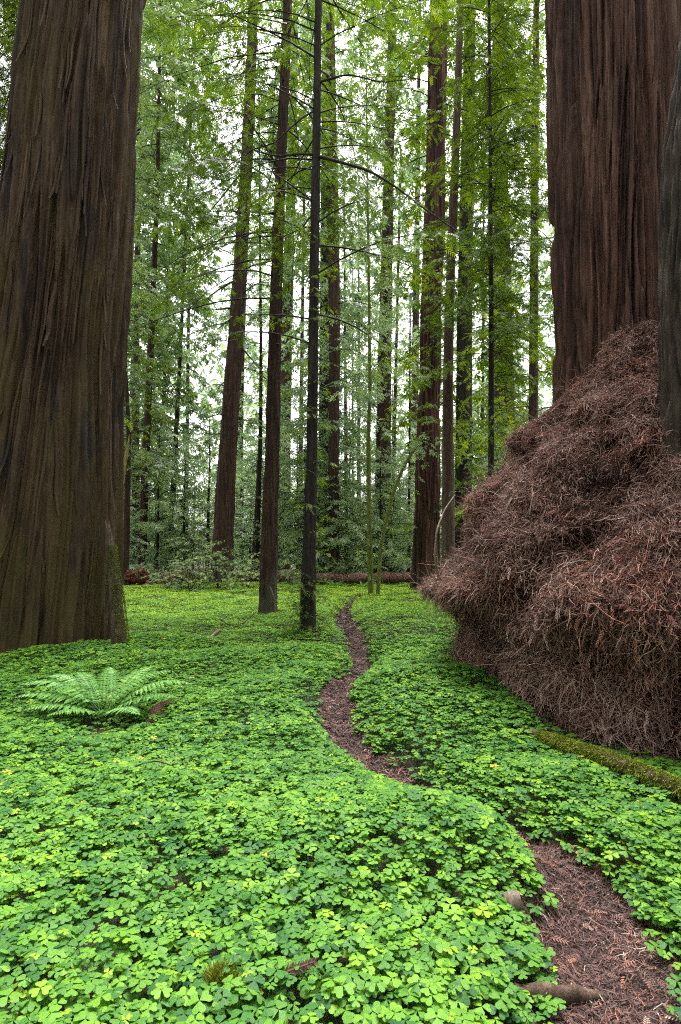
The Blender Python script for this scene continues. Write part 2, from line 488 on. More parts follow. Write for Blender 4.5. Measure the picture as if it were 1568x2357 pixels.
def crown(mb, fn, z0, z1, n, Lf, spray=0.2, tmpl=SPRAY0, up=10, droop=35, tw=0.24, ss=0.13, twl=0.34, az=None, leaf_from=0.12, dens=1.0, wood=0.018, tint=0.5, bare=0.0, seed=0, twig_wood=True, flat=0.35, tvar=.16, ztop=1e9):
    """branches with flat leaf sprays along twigs; slot 0 = wood, slot 1 = leaves.  fn(z) -> centre and radius of the trunk"""
    g = np.random.default_rng(seed + 100)
    tw, ss, spray = tw / 1.5, ss / 2.0, spray * 1.12
    for b in range(n):
        z = z0 + (z1 - z0) * (b + g.random()) / n
        if z > ztop: continue
        c, r = fn(z)
        a = g.random() * 2 * math.pi if az is None else R(g.uniform(*az[g.integers(len(az))]))
        L = Lf(z) * g.uniform(0.65, 1.15)
        m = 7
        el = R(up + g.normal(0, 9)); dr = R(droop * g.uniform(0.6, 1.4))
        pts = [np.array(c) + np.array([math.cos(a), math.sin(a), 0]) * r * 0.6]
        aa = a
        for k in range(m - 1):
            t = k / (m - 2)
            e = el - dr * t ** 0.8
            aa += g.normal(0, 0.07)
            pts.append(pts[-1] + np.array([math.cos(aa) * math.cos(e), math.sin(aa) * math.cos(e), math.sin(e)]) * L / (m - 1))
        P = np.array(pts)
        if wood:
            w0 = wood * (0.45 + 0.55 * L / Lf(z0 + .5 * (z1 - z0)))
            tube(mb, P, np.linspace(w0, w0 * 0.2, m), 4, 0.5, 0, cap=False)
        if g.random() < bare: continue
        nt_ = max(2, int(L / tw * dens))
        t = np.clip(leaf_from + (1 - leaf_from) * (np.arange(nt_) + g.random(nt_)) / nt_, 0, 1)
        s = np.where(np.arange(nt_) % 2 == 0, 1.0, -1.0)
        q = t * (m - 1)
        bp = np.stack([np.interp(q, np.arange(m), P[:, k]) for k in range(3)], 1)
        D = nrm(np.gradient(P, axis=0))
        bd = nrm(np.stack([np.interp(q, np.arange(m), D[:, k]) for k in range(3)], 1))
        side = nrm(np.cross(bd, np.array([0, 0, 1.0])))
        ang = R(52) + g.normal(0, 0.2, nt_)
        td = nrm(bd * np.cos(ang)[:, None] + side * (np.sin(ang) * s)[:, None] + np.array([0, 0, -0.22]) + g.normal(0, 0.10, (nt_, 3)))
        tl = np.maximum(spray * .8, L * twl * (1.08 - 0.75 * t)) * g.uniform(0.6, 1.1, nt_)
        ns = max(2, int(L * twl * 0.7 / ss))
        u = (np.arange(ns)[None] + g.random((nt_, ns))) / ns
        pos = bp[:, None] + td[:, None] * (u * tl[:, None])[..., None]
        pos[..., 2] -= 0.16 * (u ** 2) * tl[:, None]
        sd2 = nrm(np.cross(td, np.array([0, 0, 1.0])))
        alt = np.where(np.arange(ns) % 2 == 0, 1.0, -1.0)[None, :, None]
        sd = td[:, None] * 0.75 + sd2[:, None] * 0.62 * alt + np.array([0, 0, -0.18]) + g.normal(0, 0.20, (nt_, ns, 3))
        nn = np.array([0, 0, 1.0]) + g.normal(0, flat, (nt_, ns, 3))
        kk = g.random((nt_, ns)) < 0.95
        pos, sd, nn = pos[kk], sd[kk], nn[kk]
        bt = tint + g.normal(0, tvar * .6)
        place(tmpl[0], tmpl[1], pos, sd, nn, spray * g.uniform(0.65, 1.25, len(pos)), mb, bt + g.normal(0, tvar, len(pos)), 1)
        if twig_wood:
            w = wood * 0.22
            e = bp + td * tl[:, None]; e[:, 2] -= .16 * tl
            up_ = np.array([0, 0, 1.0]) * w
            V = np.stack([bp - up_, bp + up_, e + up_ * .4, e - up_ * .4], 1).reshape(-1, 3)
            mb.add(V, np.arange(len(bp) * 4).reshape(-1, 4), 0.5, 0)


# ------------------------------------------------------------------ trunks
def trunk_line(pts, Y, extend=0.0, Ytop=None):
    """world centre line (bottom to top) and radii of a trunk from picture positions (x, y, width)"""
    out = []
    for k, (px, py, w) in enumerate(pts):
        p = W(px, py, Y)
        out.append((*p, w / F * depth(py, Y) / 2))
    A = np.array(out)
    b = A[0].copy()
    zg = gz1(b[0], b[1]) - 0.15
    if b[2] > zg + 0.02:
        d = (A[1] - A[0]) / max(A[1][2] - A[0][2], .1)
        A = np.vstack([b + d * (zg - b[2]), A])
    else:
        A[0][2] = zg
    if extend > A[-1][2]:
        d = (A[-1] - A[-2]) / (A[-1][2] - A[-2][2])
        e = A[-1] + d * (extend - A[-1][2])
        e[3] = max(A[-1][3] * 0.35, e[3])
        A = np.vstack([A, e])
    return A


def linefn(A):
    def fn(z):
        return (np.array([np.interp(z, A[:, 2], A[:, 0]), np.interp(z, A[:, 2], A[:, 1]), z]), float(np.interp(z, A[:, 2], A[:, 3])))
    return fn


def trunk_mesh(mb, A, seg, dz, ridge=0.08, amp=0.03, aspect=14, flare=0.25, flute=0.0, nfl=7, seed=0, breakup=0.0, twist=0.0, warp=0.45, layered=0.0):
    z0, z1 = A[0][2], A[-1][2]
    n = max(4, int((z1 - z0) / dz))
    q = np.linspace(z0, z1, n)
    c = np.stack([np.interp(q, A[:, 2], A[:, k]) for k in range(4)], 1)
    w = max(1, int(n * 0.05))
    ker = np.ones(2 * w + 1) / (2 * w + 1)
    for k in (0, 1, 3):
        pad = np.concatenate([2 * c[0, k] - c[1:w + 1, k][::-1], c[:, k], 2 * c[-1, k] - c[-w - 1:-1, k][::-1]])
        c[:, k] = np.convolve(pad, ker, 'valid')
    th = np.linspace(0, 2 * math.pi, seg, endpoint=False)
    TH, Z = np.meshgrid(th, q)
    Rr = np.repeat(c[:, 3:4], seg, 1)
    R0 = float(np.mean(c[:, 3]))
    h = Z - z0
    Rr = Rr * (1 + flare * np.exp(-h / (R0 * 1.3)))
    pu = max(6, int(round(2 * math.pi * R0 / ridge)))
    U = (TH / (2 * math.pi) + twist * h) * pu
    wv = perlin(U * 0.5, h / (ridge * aspect * .6), max(3, pu // 2) if pu % 2 == 0 else pu, seed + 5)
    U2 = U + warp * wv
    f1 = np.abs(perlin(U2, h / (ridge * aspect), pu, seed))
    f2 = np.abs(perlin(U2 * 2, h / (ridge * aspect * .55), pu * 2, seed + 1))
    f3 = perlin(U2 * 5, h / (ridge * aspect * .3), pu * 5, seed + 2)
    p1 = np.clip(f1 * 3.2, 0, 1) ** 0.6
    p2 = np.clip(f2 * 3.2, 0, 1) ** 0.7
    D = amp * (p1 - .8) + amp * .55 * (p2 - .8) + amp * .14 * f3
    if layered:
        a1 = perlin(U2, h / (ridge * aspect), pu, seed + 11)
        a2 = perlin(U2 * 2 + .4, h / (ridge * aspect * .8), pu * 2, seed + 12)
        a3 = perlin(U2 * 4 + .2, h / (ridge * aspect * .5), pu * 4, seed + 13)
        lay = .46 * sstep(-.05, .07, a1) + .30 * sstep(-.06, .08, a2) + .16 * sstep(-.10, .12, a3)
        groove = np.exp(-(a1 / .055) ** 2) * .42 + np.exp(-(a2 / .07) ** 2) * .24
        D = D * (1 - layered) + layered * amp * (1.25 * lay - groove - .45 + .12 * f3)
    if breakup:
        f4 = perlin(U2 * 1.5, h / (ridge * 1.6), 0 or 256, seed + 3)
        D = D + amp * breakup * f4 * .5
    if flute:
        k = perlin(TH / (2 * math.pi) * nfl, h / (R0 * 9), nfl, seed + 7)
        D = D + Rr * flute * k * (0.55 + 0.9 * np.exp(-h / (R0 * 2.5)))
        kk = np.abs(perlin(TH / (2 * math.pi) * nfl * 2, h / (R0 * 12), nfl * 2, seed + 8))
        D = D - Rr * flute * 0.55 * np.exp(-(kk / .10) ** 2)
    Rr = Rr + D
    V = np.stack([c[:, 0:1] + np.cos(TH) * Rr, c[:, 1:2] + np.sin(TH) * Rr, Z], -1)
    i = np.arange(n - 1)[:, None]; j = np.arange(seg)[None]
    Q = np.stack([i * seg + j, i * seg + (j + 1) % seg, (i + 1) * seg + (j + 1) % seg, (i + 1) * seg + j], -1).reshape(-1, 4)
    mb.add(V.reshape(-1, 3), Q, 0.5, 0)
    mb.add(np.concatenate([V[-1], [[c[-1, 0], c[-1, 1], z1 + c[-1, 3] * .3]]]), np.stack([np.arange(seg), (np.arange(seg) + 1) % seg, np.full(seg, seg)], -1), 0.5, 0)


TREES = []
TRUNK = {}


def tree(pts, Y, label, mat, cat='tree', name='redwood_tree', extend=0, seg=40, dz=0.12, ridge=0.07, amp=0.015, flare=0.2, flute=0.0, crowns=(), leaf='needle_near', group=None, seed=0, trunkkw=None):
    A = trunk_line(pts, Y, extend)
    base = np.array([A[0][0], A[0][1], gz1(A[0][0], A[0][1])])
    t = thing(name, base, label, cat, group)
    mb = MB()
    trunk_mesh(mb, A, seg, dz, ridge, amp, flare=flare, flute=flute, seed=seed, **(trunkkw or {}))
    t_trunk = mb.build('trunk', M[mat], t, base)
    TRUNK[t.name] = t_trunk
    if crowns:
        mb = MB()
        fn = linefn(A)
        for k, cr in enumerate(crowns):
            crown(mb, fn, seed=seed * 13 + k, ztop=Y * 1.0 + 4, **cr)
        mb.build('crown', [M['twig'], M[leaf]], t, base, smooth=False)
    TREES.append((A, Y))
    return t, A, base


# ---- the two giants in front
L_pts = [(55, 1500, 384), (92, 1200, 338), (114, 900, 298), (146, 600, 274), (172, 300, 252), (198, 0, 238)]
tL, AL, bL = tree(L_pts, 8.7, 'giant dark shaggy redwood trunk with olive streaks behind the fern', 'bark_left', extend=16, seg=640, dz=0.03, ridge=0.17, amp=0.13, flare=0.07, flute=0.025,
                  seed=3, trunkkw=dict(aspect=30, warp=.45, breakup=.15, layered=.9))


def bark_strip(parent, base, A, az, z0, z1, width, peel_top, peel_bot, mat, lean=0.0, seed=0):
    g = np.random.default_rng(seed)
    n = 14
    zs = np.linspace(z1, z0, n)
    P = []
    for k, z in enumerate(zs):
        t = k / (n - 1)
        r = np.interp(z, A[:, 2], A[:, 3])
        o = 0.03 + peel_bot * max(0, t - .55) ** 2 * 5 + peel_top * max(0, .25 - t) ** 2 * 12
        a = az + lean * (t - .5) + 0.01 * math.sin(t * 9 + seed)
        P.append((np.interp(z, A[:, 2], A[:, 0]) + math.cos(a) * (r + o), np.interp(z, A[:, 2], A[:, 1]) + math.sin(a) * (r + o), z))
    P = np.array(P)
    w = width * (0.35 + 0.65 * np.sin(np.linspace(0.15, 1, n) * math.pi * .93))
    T = nrm(np.gradient(P, axis=0))
    out = np.array([math.cos(az), math.sin(az), 0])
    S = nrm(np.cross(T, out))
    O = np.cross(S, T)
    sec = [(-1, 0), (-.5, .35), (.4, .42), (1, .05), (.5, -.25), (-.5, -.25)]
    V = np.stack([P + S * (a * w[:, None]) + O * (b * w[:, None]) for a, b in sec], 1)
    m = len(sec)
    i = np.arange(n - 1)[:, None]; j = np.arange(m)[None]
    mb = MB()
    mb.add(V.reshape(-1, 3), np.stack([i * m + j, i * m + (j + 1) % m, (i + 1) * m + (j + 1) % m, (i + 1) * m + j], -1).reshape(-1, 4))
    mb.add(V[-1], np.arange(m)[None]); mb.add(V[0], np.arange(m)[None, ::-1])
    mb.build('bark_strip', M[mat], parent, base)


for k in range(60):
    z = random.uniform(0.6, 9.5)
    ln = random.uniform(0.5, 1.9)
    bark_strip(TRUNK[tL.name], bL, AL, R(random.uniform(200, 345)), z, z + ln, random.uniform(0.012, 0.032), random.choice((0, 0, .03)), random.uniform(0.02, 0.12), 'bark_left', random.uniform(-.09, .09), k)

R_pts = [(1450, 1500, 320), (1436, 1100, 284), (1430, 850, 268), (1424, 600, 268), (1420, 300, 270), (1415, 0, 274)]
tR, AR, bR = tree(R_pts, 8.6, 'giant rust-brown redwood trunk rising behind the root mound, charred low down', 'bark_right', extend=16, seg=560, dz=0.03, ridge=0.155, amp=0.17, flare=0.06, flute=0.05, seed=5,
                  trunkkw=dict(aspect=26, breakup=.10, twist=-0.003, warp=.3, layered=.8))
# its grey-green second stem, fused to the right side
S_pts = [(1684, 1700, 300), (1676, 1200, 276), (1668, 900, 264), (1664, 600, 258), (1667, 300, 240), (1684, 60, 200), (1702, -200, 180)]
A2 = trunk_line(S_pts, 5.3, 0)
mb = MB(); trunk_mesh(mb, A2, 360, 0.03, 0.13, 0.06, flare=0.05, flute=0.05, seed=9, aspect=12, breakup=.35)
so = mb.build('trunk', M['bark_stem'], tR, bR)
so['label'] = 'grey-green second stem fused to the right of the trunk'

exec_after = []

# ---- near young redwoods in the middle
# ---- near young redwoods in the middle
nr = dict(spray=0.17, tmpl=SPRAY0, tw=0.26, ss=0.14)
nr1 = dict(spray=0.24, tmpl=SPRAY1, tw=0.34, ss=0.20)
tC, AC, bC = tree([(708, 1468, 40), (711, 1300, 32), (717, 1100, 25), (720, 900, 23), (724, 600, 22), (729, 300, 18), (733, 0, 15)], 9.8,
     'slim dark redwood trunk nearest the path, with leafy sprouts around its foot', 'bark_dark', extend=16, seg=90, dz=0.04, ridge=0.05, amp=0.014, flare=0.42,
     seed=21, trunkkw=dict(breakup=.5), crowns=(
         dict(z0=0.1, z1=1.2, n=60, Lf=lambda z: 0.32, spray=0.10, tmpl=SPRAY0, up=40, droop=50, tw=0.10, ss=0.08, wood=0.004, tint=.45, tvar=.2),
         dict(z0=1.2, z1=7.0, n=64, Lf=lambda z: 0.34, spray=0.12, tmpl=SPRAY0, up=15, droop=40, tw=0.12, ss=0.09, wood=0.004, tint=.6),
         dict(z0=4.5, z1=10.5, n=14, Lf=lambda z: 2.6, az=((-40, 50), (140, 200)), spray=0.16, tmpl=SPRAY0, up=18, droop=30, tw=0.30, ss=0.18, wood=0.020, bare=.45, leaf_from=.4, tint=.4),
         dict(z0=6.8, z1=15.5, n=34, Lf=lambda z: 2.3, up=10, az=((-25, 205),), droop=35, wood=0.018, leaf_from=.25, tint=.42, **nr)))
tree([(616, 1417, 43), (621, 1200, 37), (626, 1117, 34), (630, 900, 30), (635, 700, 27), (645, 420, 24), (655, 200, 21), (663, 0, 19)], 13.2,
     'slender brown redwood trunk left of the dark slim one, hung with bright green tufts', 'bark_red', extend=22, seg=110, dz=0.05, ridge=0.075, amp=0.034, flare=0.32,
     seed=22, trunkkw=dict(layered=.5, breakup=.2), crowns=(
         dict(z0=5.0, z1=9.5, n=34, Lf=lambda z: 0.5, spray=0.17, tmpl=SPRAY0, up=10, droop=40, tw=0.14, ss=0.1, wood=0.005, tint=.75),
         dict(z0=7.0, z1=16, n=26, Lf=lambda z: 3.6, spray=0.2, tmpl=SPRAY0, up=-5, droop=32, tw=0.4, ss=0.2, wood=0.022, bare=.55, leaf_from=.45, tint=.4, az=((140, 260), (100, 300))),
         dict(z0=8.0, z1=21, n=50, Lf=lambda z: 3.2, up=5, az=((0, 205),), droop=32, wood=0.02, leaf_from=.2, tint=.42, spray=0.2, tmpl=SPRAY0, tw=0.3, ss=0.17)))
tA, AA, bA = tree([(510, 1350, 51), (515, 1200, 45), (530, 950, 38), (548, 700, 33), (565, 430, 27), (576, 200, 24), (584, 0, 20)], 25.5,
     'tall reddish redwood trunk leaning right, its foot behind the pale bushes', 'bark_red', extend=42, seg=96, dz=0.09, ridge=0.13, amp=0.06, flare=0.32,
     seed=23, trunkkw=dict(breakup=.3, layered=.5), crowns=(
         dict(z0=6, z1=20, n=26, Lf=lambda z: 2.8, spray=0.3, tmpl=SPRAY1, up=5, droop=35, tw=0.5, ss=0.35, wood=0.03, bare=.6, leaf_from=.4, tint=.5),
         dict(z0=19, z1=40, n=70, Lf=lambda z: 4.2, up=5, az=((-20, 200),), droop=32, wood=0.035, tint=.45, spray=0.36, tmpl=SPRAY1, tw=0.5, ss=0.3)))
# ---- right of the path
tree([(980, 1362, 64), (984, 1100, 54), (989, 900, 50), (996, 600, 47), (1003, 400, 44), (1010, 100, 40), (1012, 0, 38)], 21,
     'thick fluted rust-red redwood trunk with deep vertical furrows, right of the path', 'bark_fire', extend=36, seg=200, dz=0.06, ridge=0.15, amp=0.05, flare=0.16, flute=0.22,
     seed=24, trunkkw=dict(aspect=22), crowns=(
         dict(z0=14, z1=35, n=70, Lf=lambda z: 3.4, up=5, az=((-20, 215),), droop=40, wood=0.03, tint=.45, spray=0.3, tmpl=SPRAY1, tw=0.42, ss=0.26),
         dict(z0=1.5, z1=9, n=14, Lf=lambda z: 1.3, up=5, droop=50, wood=0.012, tint=.7, spray=0.24, tmpl=SPRAY1, tw=0.3, ss=0.2)))
tree([(1033, 1400, 33), (1032, 1117, 28), (1030, 960, 24), (1036, 650, 21), (1043, 500, 20), (1051, 300, 17), (1061, 0, 14)], 16,
     'slim straight redwood trunk standing close against the fluted rust-red one', 'bark_tan', extend=26, seg=80, dz=0.06, ridge=0.055, amp=0.012, flare=0.15,
     seed=25, crowns=(
         dict(z0=4.5, z1=10, n=22, Lf=lambda z: 1.5, up=5, droop=45, wood=0.012, tint=.68, **nr),
         dict(z0=9.5, z1=25, n=70, Lf=lambda z: 2.5, up=8, az=((-50, 150),), droop=38, wood=0.02, tint=.48, spray=0.2, tmpl=SPRAY0, tw=0.28, ss=0.16)))
tree([(1129, 1420, 17), (1131, 1100, 14), (1131, 900, 12.5), (1131, 700, 11), (1129, 400, 9), (1126, 0, 6)], 14,
     'thin dark young redwood with a dense bright green crown, left of the rust-brown giant', 'bark_dark', extend=18, seg=48, dz=0.06, ridge=0.045, amp=0.008, flare=0.2,
     seed=26, crowns=(
         dict(z0=2.6, z1=7.0, n=30, Lf=lambda z: 1.3, up=0, az=((-120, 60),), droop=50, wood=0.010, tint=.62, **nr),
         dict(z0=6.0, z1=17.5, n=110, Lf=lambda z: 2.0, az=((-130, 100), (-130, 200)), up=10, droop=40, wood=0.015, tint=.58, spray=0.19, tmpl=SPRAY0, tw=0.2, ss=0.12)))
def limb(t, base, px, Ys, r0, r1, mat='twig'):
    P = resample(np.array([W(x, y, Y) for (x, y), Y in zip(px, Ys)]), 26)
    mb = MB(); tube(mb, P, np.linspace(r0, r1, 26), 6, .5, 0, rough=.2, seed=int(px[0][1]) % 40)
    mb.build('dead_limb', M[mat], t, base)


limb(tC, bC, [(728, 358), (780, 372), (850, 392), (905, 425), (985, 486), (1050, 530)], [9.8, 9.6, 9.5, 9.4, 9.3, 9.3], .030, .008)
limb(tC, bC, [(728, 356), (690, 354), (640, 360), (590, 348), (545, 322)], [9.8, 9.7, 9.7, 9.6, 9.6], .026, .006)
limb(tC, bC, [(731, 190), (800, 170), (880, 190), (960, 180)], [9.8, 9.6, 9.5, 9.3], .022, .005)
limb(tC, bC, [(730, 250), (690, 275), (640, 320), (600, 372)], [9.8, 9.7, 9.7, 9.6], .020, .005)
P3_ = lambda u, v: ((380 + u / 3.267) / 1.2245, (400 + v / 3.267) / 1.2245)
for pts in ([(985, 500), (880, 445), (720, 425)], [(1075, 630), (1180, 650), (1275, 690)], [(1080, 670), (1170, 760), (1260, 860)], [(1010, 1080), (1080, 1110), (1180, 1210)],
            [(960, 1580), (1100, 1590), (1200, 1670)], [(875, 1640), (810, 1680), (755, 1735)], [(890, 1290), (800, 1340), (690, 1420), (560, 1560)], [(870, 1530), (780, 1540), (680, 1550)],
            [(990, 1900), (1060, 1980), (1150, 2090)], [(1000, 270), (900, 380), (760, 560), (600, 740)], [(960, 740), (830, 850), (700, 980), (560, 1090)]):
    limb(tA, bA, [P3_(*p) for p in pts], [25.5 - .5 * k for k in range(len(pts))], .055, .012, 'pale_wood' if pts[0][0] in (1010, 960, 985) else 'twig')


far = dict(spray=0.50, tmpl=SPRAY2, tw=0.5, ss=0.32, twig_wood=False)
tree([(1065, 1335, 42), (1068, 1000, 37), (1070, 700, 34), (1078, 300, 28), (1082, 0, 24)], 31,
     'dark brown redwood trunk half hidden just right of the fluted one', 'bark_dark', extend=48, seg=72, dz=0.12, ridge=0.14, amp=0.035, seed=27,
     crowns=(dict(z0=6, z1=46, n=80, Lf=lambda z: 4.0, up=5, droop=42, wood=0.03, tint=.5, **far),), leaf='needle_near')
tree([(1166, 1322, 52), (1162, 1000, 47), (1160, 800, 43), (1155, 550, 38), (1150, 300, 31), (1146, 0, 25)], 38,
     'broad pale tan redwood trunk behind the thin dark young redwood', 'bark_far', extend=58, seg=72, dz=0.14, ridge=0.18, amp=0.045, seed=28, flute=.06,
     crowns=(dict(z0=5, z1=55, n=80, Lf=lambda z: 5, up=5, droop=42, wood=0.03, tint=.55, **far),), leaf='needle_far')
# ---- middle distance
tree([(768, 1338, 24), (768, 1100, 24), (770, 900, 25), (770, 700, 27), (766, 450, 26), (762, 200, 22), (760, 0, 19)], 27.5,
     'grey-footed redwood trunk with ferns at its base, just right of the dark slim one', 'bark_red', extend=46, seg=72, dz=0.12, ridge=0.11, amp=0.03, seed=29,
     crowns=(dict(z0=2.5, z1=12, n=34, Lf=lambda z: 2.4, up=0, droop=50, wood=0.02, tint=.55, spray=0.36, tmpl=SPRAY1, tw=0.42, ss=0.3),
             dict(z0=12, z1=44, n=50, Lf=lambda z: 3.0, up=0, droop=45, wood=0.03, tint=.5, **far)), leaf='needle_far')
tree([(747, 1330, 30), (747, 1100, 27), (748, 900, 26), (748, 700, 24), (750, 450, 22), (752, 0, 18)], 33,
     'dark redwood trunk close behind the slim dark one, fused-looking with its grey-footed neighbour', 'bark_dark', extend=50, seg=60, dz=0.14, ridge=0.13, amp=0.035, seed=30,
     crowns=(dict(z0=10, z1=48, n=45, Lf=lambda z: 3.6, up=0, droop=45, wood=0.03, tint=.4, **far),), leaf='needle_far')
tree([(876, 1326, 40), (882, 1100, 35), (884, 900, 33), (888, 700, 28), (893, 500, 25), (899, 250, 21), (904, 0, 18)], 34,
     'straight brown redwood trunk framed between the two mossy green stems', 'bark_far', extend=58, seg=72, dz=0.12, ridge=0.15, amp=0.04, seed=31,
     crowns=(dict(z0=14, z1=55, n=50, Lf=lambda z: 3.8, up=0, droop=45, wood=0.03, tint=.45, **far),
             dict(z0=2, z1=14, n=26, Lf=lambda z: 1.8, up=0, droop=50, wood=0.02, tint=.55, spray=0.4, tmpl=SPRAY1, tw=0.5, ss=0.34)), leaf='needle_far')
SM = dict(ridge=0.08, amp=0.015)
tree([(903, 1316, 11), (906, 1100, 9.5), (910, 900, 8), (916, 650, 6)], 41, 'thin pale trunk just right of the one framed by mossy stems', 'bark_far', extend=30, seg=24, dz=0.3, seed=32, **SM,
     crowns=(dict(z0=8, z1=29, n=40, Lf=lambda z: 2.2, up=0, droop=45, wood=0.02, tint=.55, **far),), leaf='needle_far')
tree([(948, 1302, 23), (955, 900, 18), (959, 600, 14)], 55, 'pinkish far trunk showing left of the fluted rust-red one', 'bark_far', extend=60, seg=32, dz=0.3, seed=33, **SM,
     crowns=(dict(z0=16, z1=58, n=60, Lf=lambda z: 5, up=0, droop=45, wood=0.03, tint=.5, **far),), leaf='needle_far')
tree([(941, 1318, 8), (942, 1150, 6.5), (943, 1000, 5), (944, 800, 4)], 35, 'thin dark pole of a sapling between the arched stem and the fluted trunk', 'bark_dark', extend=16, seg=16, dz=0.3, seed=34, **SM,
     crowns=(dict(z0=4, z1=15, n=34, Lf=lambda z: 1.5, up=0, droop=45, wood=0.015, tint=.6, spray=0.4, tmpl=SPRAY1, tw=.4, ss=.3, twig_wood=False),), leaf='needle_far')
# ---- left of the leaning reddish trunk
tree([(327, 1330, 20), (332, 1150, 18), (337, 1000, 17), (342, 900, 16), (352, 700, 13.5), (358, 550, 11.5), (363, 400, 9), (368, 100, 6)], 33,
     'dark brown redwood trunk with long drooping limbs, right of the yellow snag', 'bark_red', extend=40, seg=48, dz=0.16, seed=35, ridge=.1, amp=.025,
     crowns=(dict(z0=5, z1=15, n=22, Lf=lambda z: 3.6, up=5, droop=45, wood=0.03, tint=.45, **far), dict(z0=15, z1=39, n=80, Lf=lambda z: 3.8, up=0, droop=40, wood=0.03, tint=.5, **far)), leaf='needle_mid')
tree([(314, 1318, 21), (312, 1000, 17), (314, 800, 15), (316, 600, 12)], 42, 'far brown trunk behind and left of the dark one with long limbs', 'bark_far', extend=46, seg=36, dz=0.3, seed=36, **SM,
     crowns=(dict(z0=8, z1=45, n=80, Lf=lambda z: 4.2, up=0, droop=45, wood=0.03, tint=.5, **far),), leaf='needle_far')
tree([(289, 1338, 15), (293, 1130, 13), (297, 1000, 10), (292, 900, 8), (285, 784, 6)], 25.5, 'thin wavy grey trunk leaning past the yellow snag', 'bark_red', extend=12.5, seg=32, dz=0.15, seed=37, **SM,
     crowns=(dict(z0=5, z1=12.3, n=34, Lf=lambda z: 2.0, up=0, droop=45, wood=0.015, tint=.5, spray=.3, tmpl=SPRAY1, tw=.36, ss=.26),), leaf='needle_near')
tree([(275, 1312, 32), (277, 1000, 29), (280, 700, 25)], 44, 'wide reddish far trunk at the edge of the giant dark one', 'bark_red', extend=50, seg=48, dz=0.2, seed=38, ridge=.16, amp=.04,
     crowns=(dict(z0=14, z1=48, n=60, Lf=lambda z: 4.5, up=0, droop=45, wood=0.03, tint=.5, **far),), leaf='needle_far')
tree([(386, 1322, 17), (392, 1230, 15), (398, 1150, 13), (405, 1000, 11), (412, 880, 9), (425, 600, 7)], 37, 'far dark trunk leaning right in the pale thicket', 'bark_dark', extend=40, seg=32, dz=0.3, seed=39, **SM,
     crowns=(dict(z0=7, z1=39, n=70, Lf=lambda z: 4.0, up=0, droop=45, wood=0.03, tint=.5, **far),), leaf='needle_far')
tree([(366, 1306, 12), (369, 1150, 10), (375, 1000, 9), (380, 850, 8)], 48, 'thin far trunk seen between two darker ones in the left thicket', 'bark_far', extend=40, seg=24, dz=0.3, seed=40, **SM,
     crowns=(dict(z0=12, z1=39, n=60, Lf=lambda z: 4, up=0, droop=45, wood=0.03, tint=.5, **far),), leaf='needle_far')
tree([(587, 1326, 19), (594, 1150, 13), (600, 1000, 9), (601, 800, 7), (599, 600, 5.5), (598, 450, 4)], 30, 'thin dark trunk between the leaning reddish and slender brown ones', 'bark_dark', extend=27, seg=32, dz=0.2, seed=41, **SM,
     crowns=(dict(z0=3, z1=26, n=90, Lf=lambda z: 2.6, up=0, droop=45, wood=0.02, tint=.5, spray=.4, tmpl=SPRAY1, tw=.45, ss=.32, twig_wood=False),), leaf='needle_far')
tree([(650, 1308, 36), (655, 1000, 29), (662, 700, 25), (669, 450, 21), (676, 200, 16)], 52, 'broad pale far trunk behind the slender brown one', 'bark_far', extend=62, seg=48, dz=0.3, seed=42, ridge=.2, amp=.05,
     crowns=(dict(z0=22, z1=60, n=70, Lf=lambda z: 5, up=0, droop=45, wood=0.03, tint=.5, **far),), leaf='needle_far')
for k, (pts, Y, lab) in enumerate([
        ([(799, 1308, 12), (797, 1150, 10), (796, 1000, 8)], 50, 'small far trunk nearest the grey-footed one'),
        ([(827, 1306, 11), (826, 1100, 9), (826, 900, 7)], 54, 'small far trunk just left of the straight mossy stem'),
        ([(811, 1304, 7), (812, 1150, 6), (812, 1000, 5)], 58, 'thinnest far trunk in the gap left of the mossy stems'),
        ([(1108, 1310, 9), (1111, 1000, 7), (1112, 800, 6)], 46, 'thin far trunk showing above the root mound, left of the thin dark redwood'),
        ([(428, 1310, 10), (432, 900, 8), (436, 600, 6)], 50, 'far thin trunk in the middle of the left thicket'),
        ([(690, 1308, 12), (694, 900, 9), (698, 600, 7)], 50, 'far trunk in the gap between the two slim near redwoods')]):
    tree(pts, Y, lab, 'bark_far', extend=34, seg=24, dz=0.4, seed=50 + k, **SM,
         crowns=(dict(z0=10, z1=33, n=45, Lf=lambda z: 3, up=0, droop=45, wood=0.03, tint=.5, **far),), leaf='needle_far')


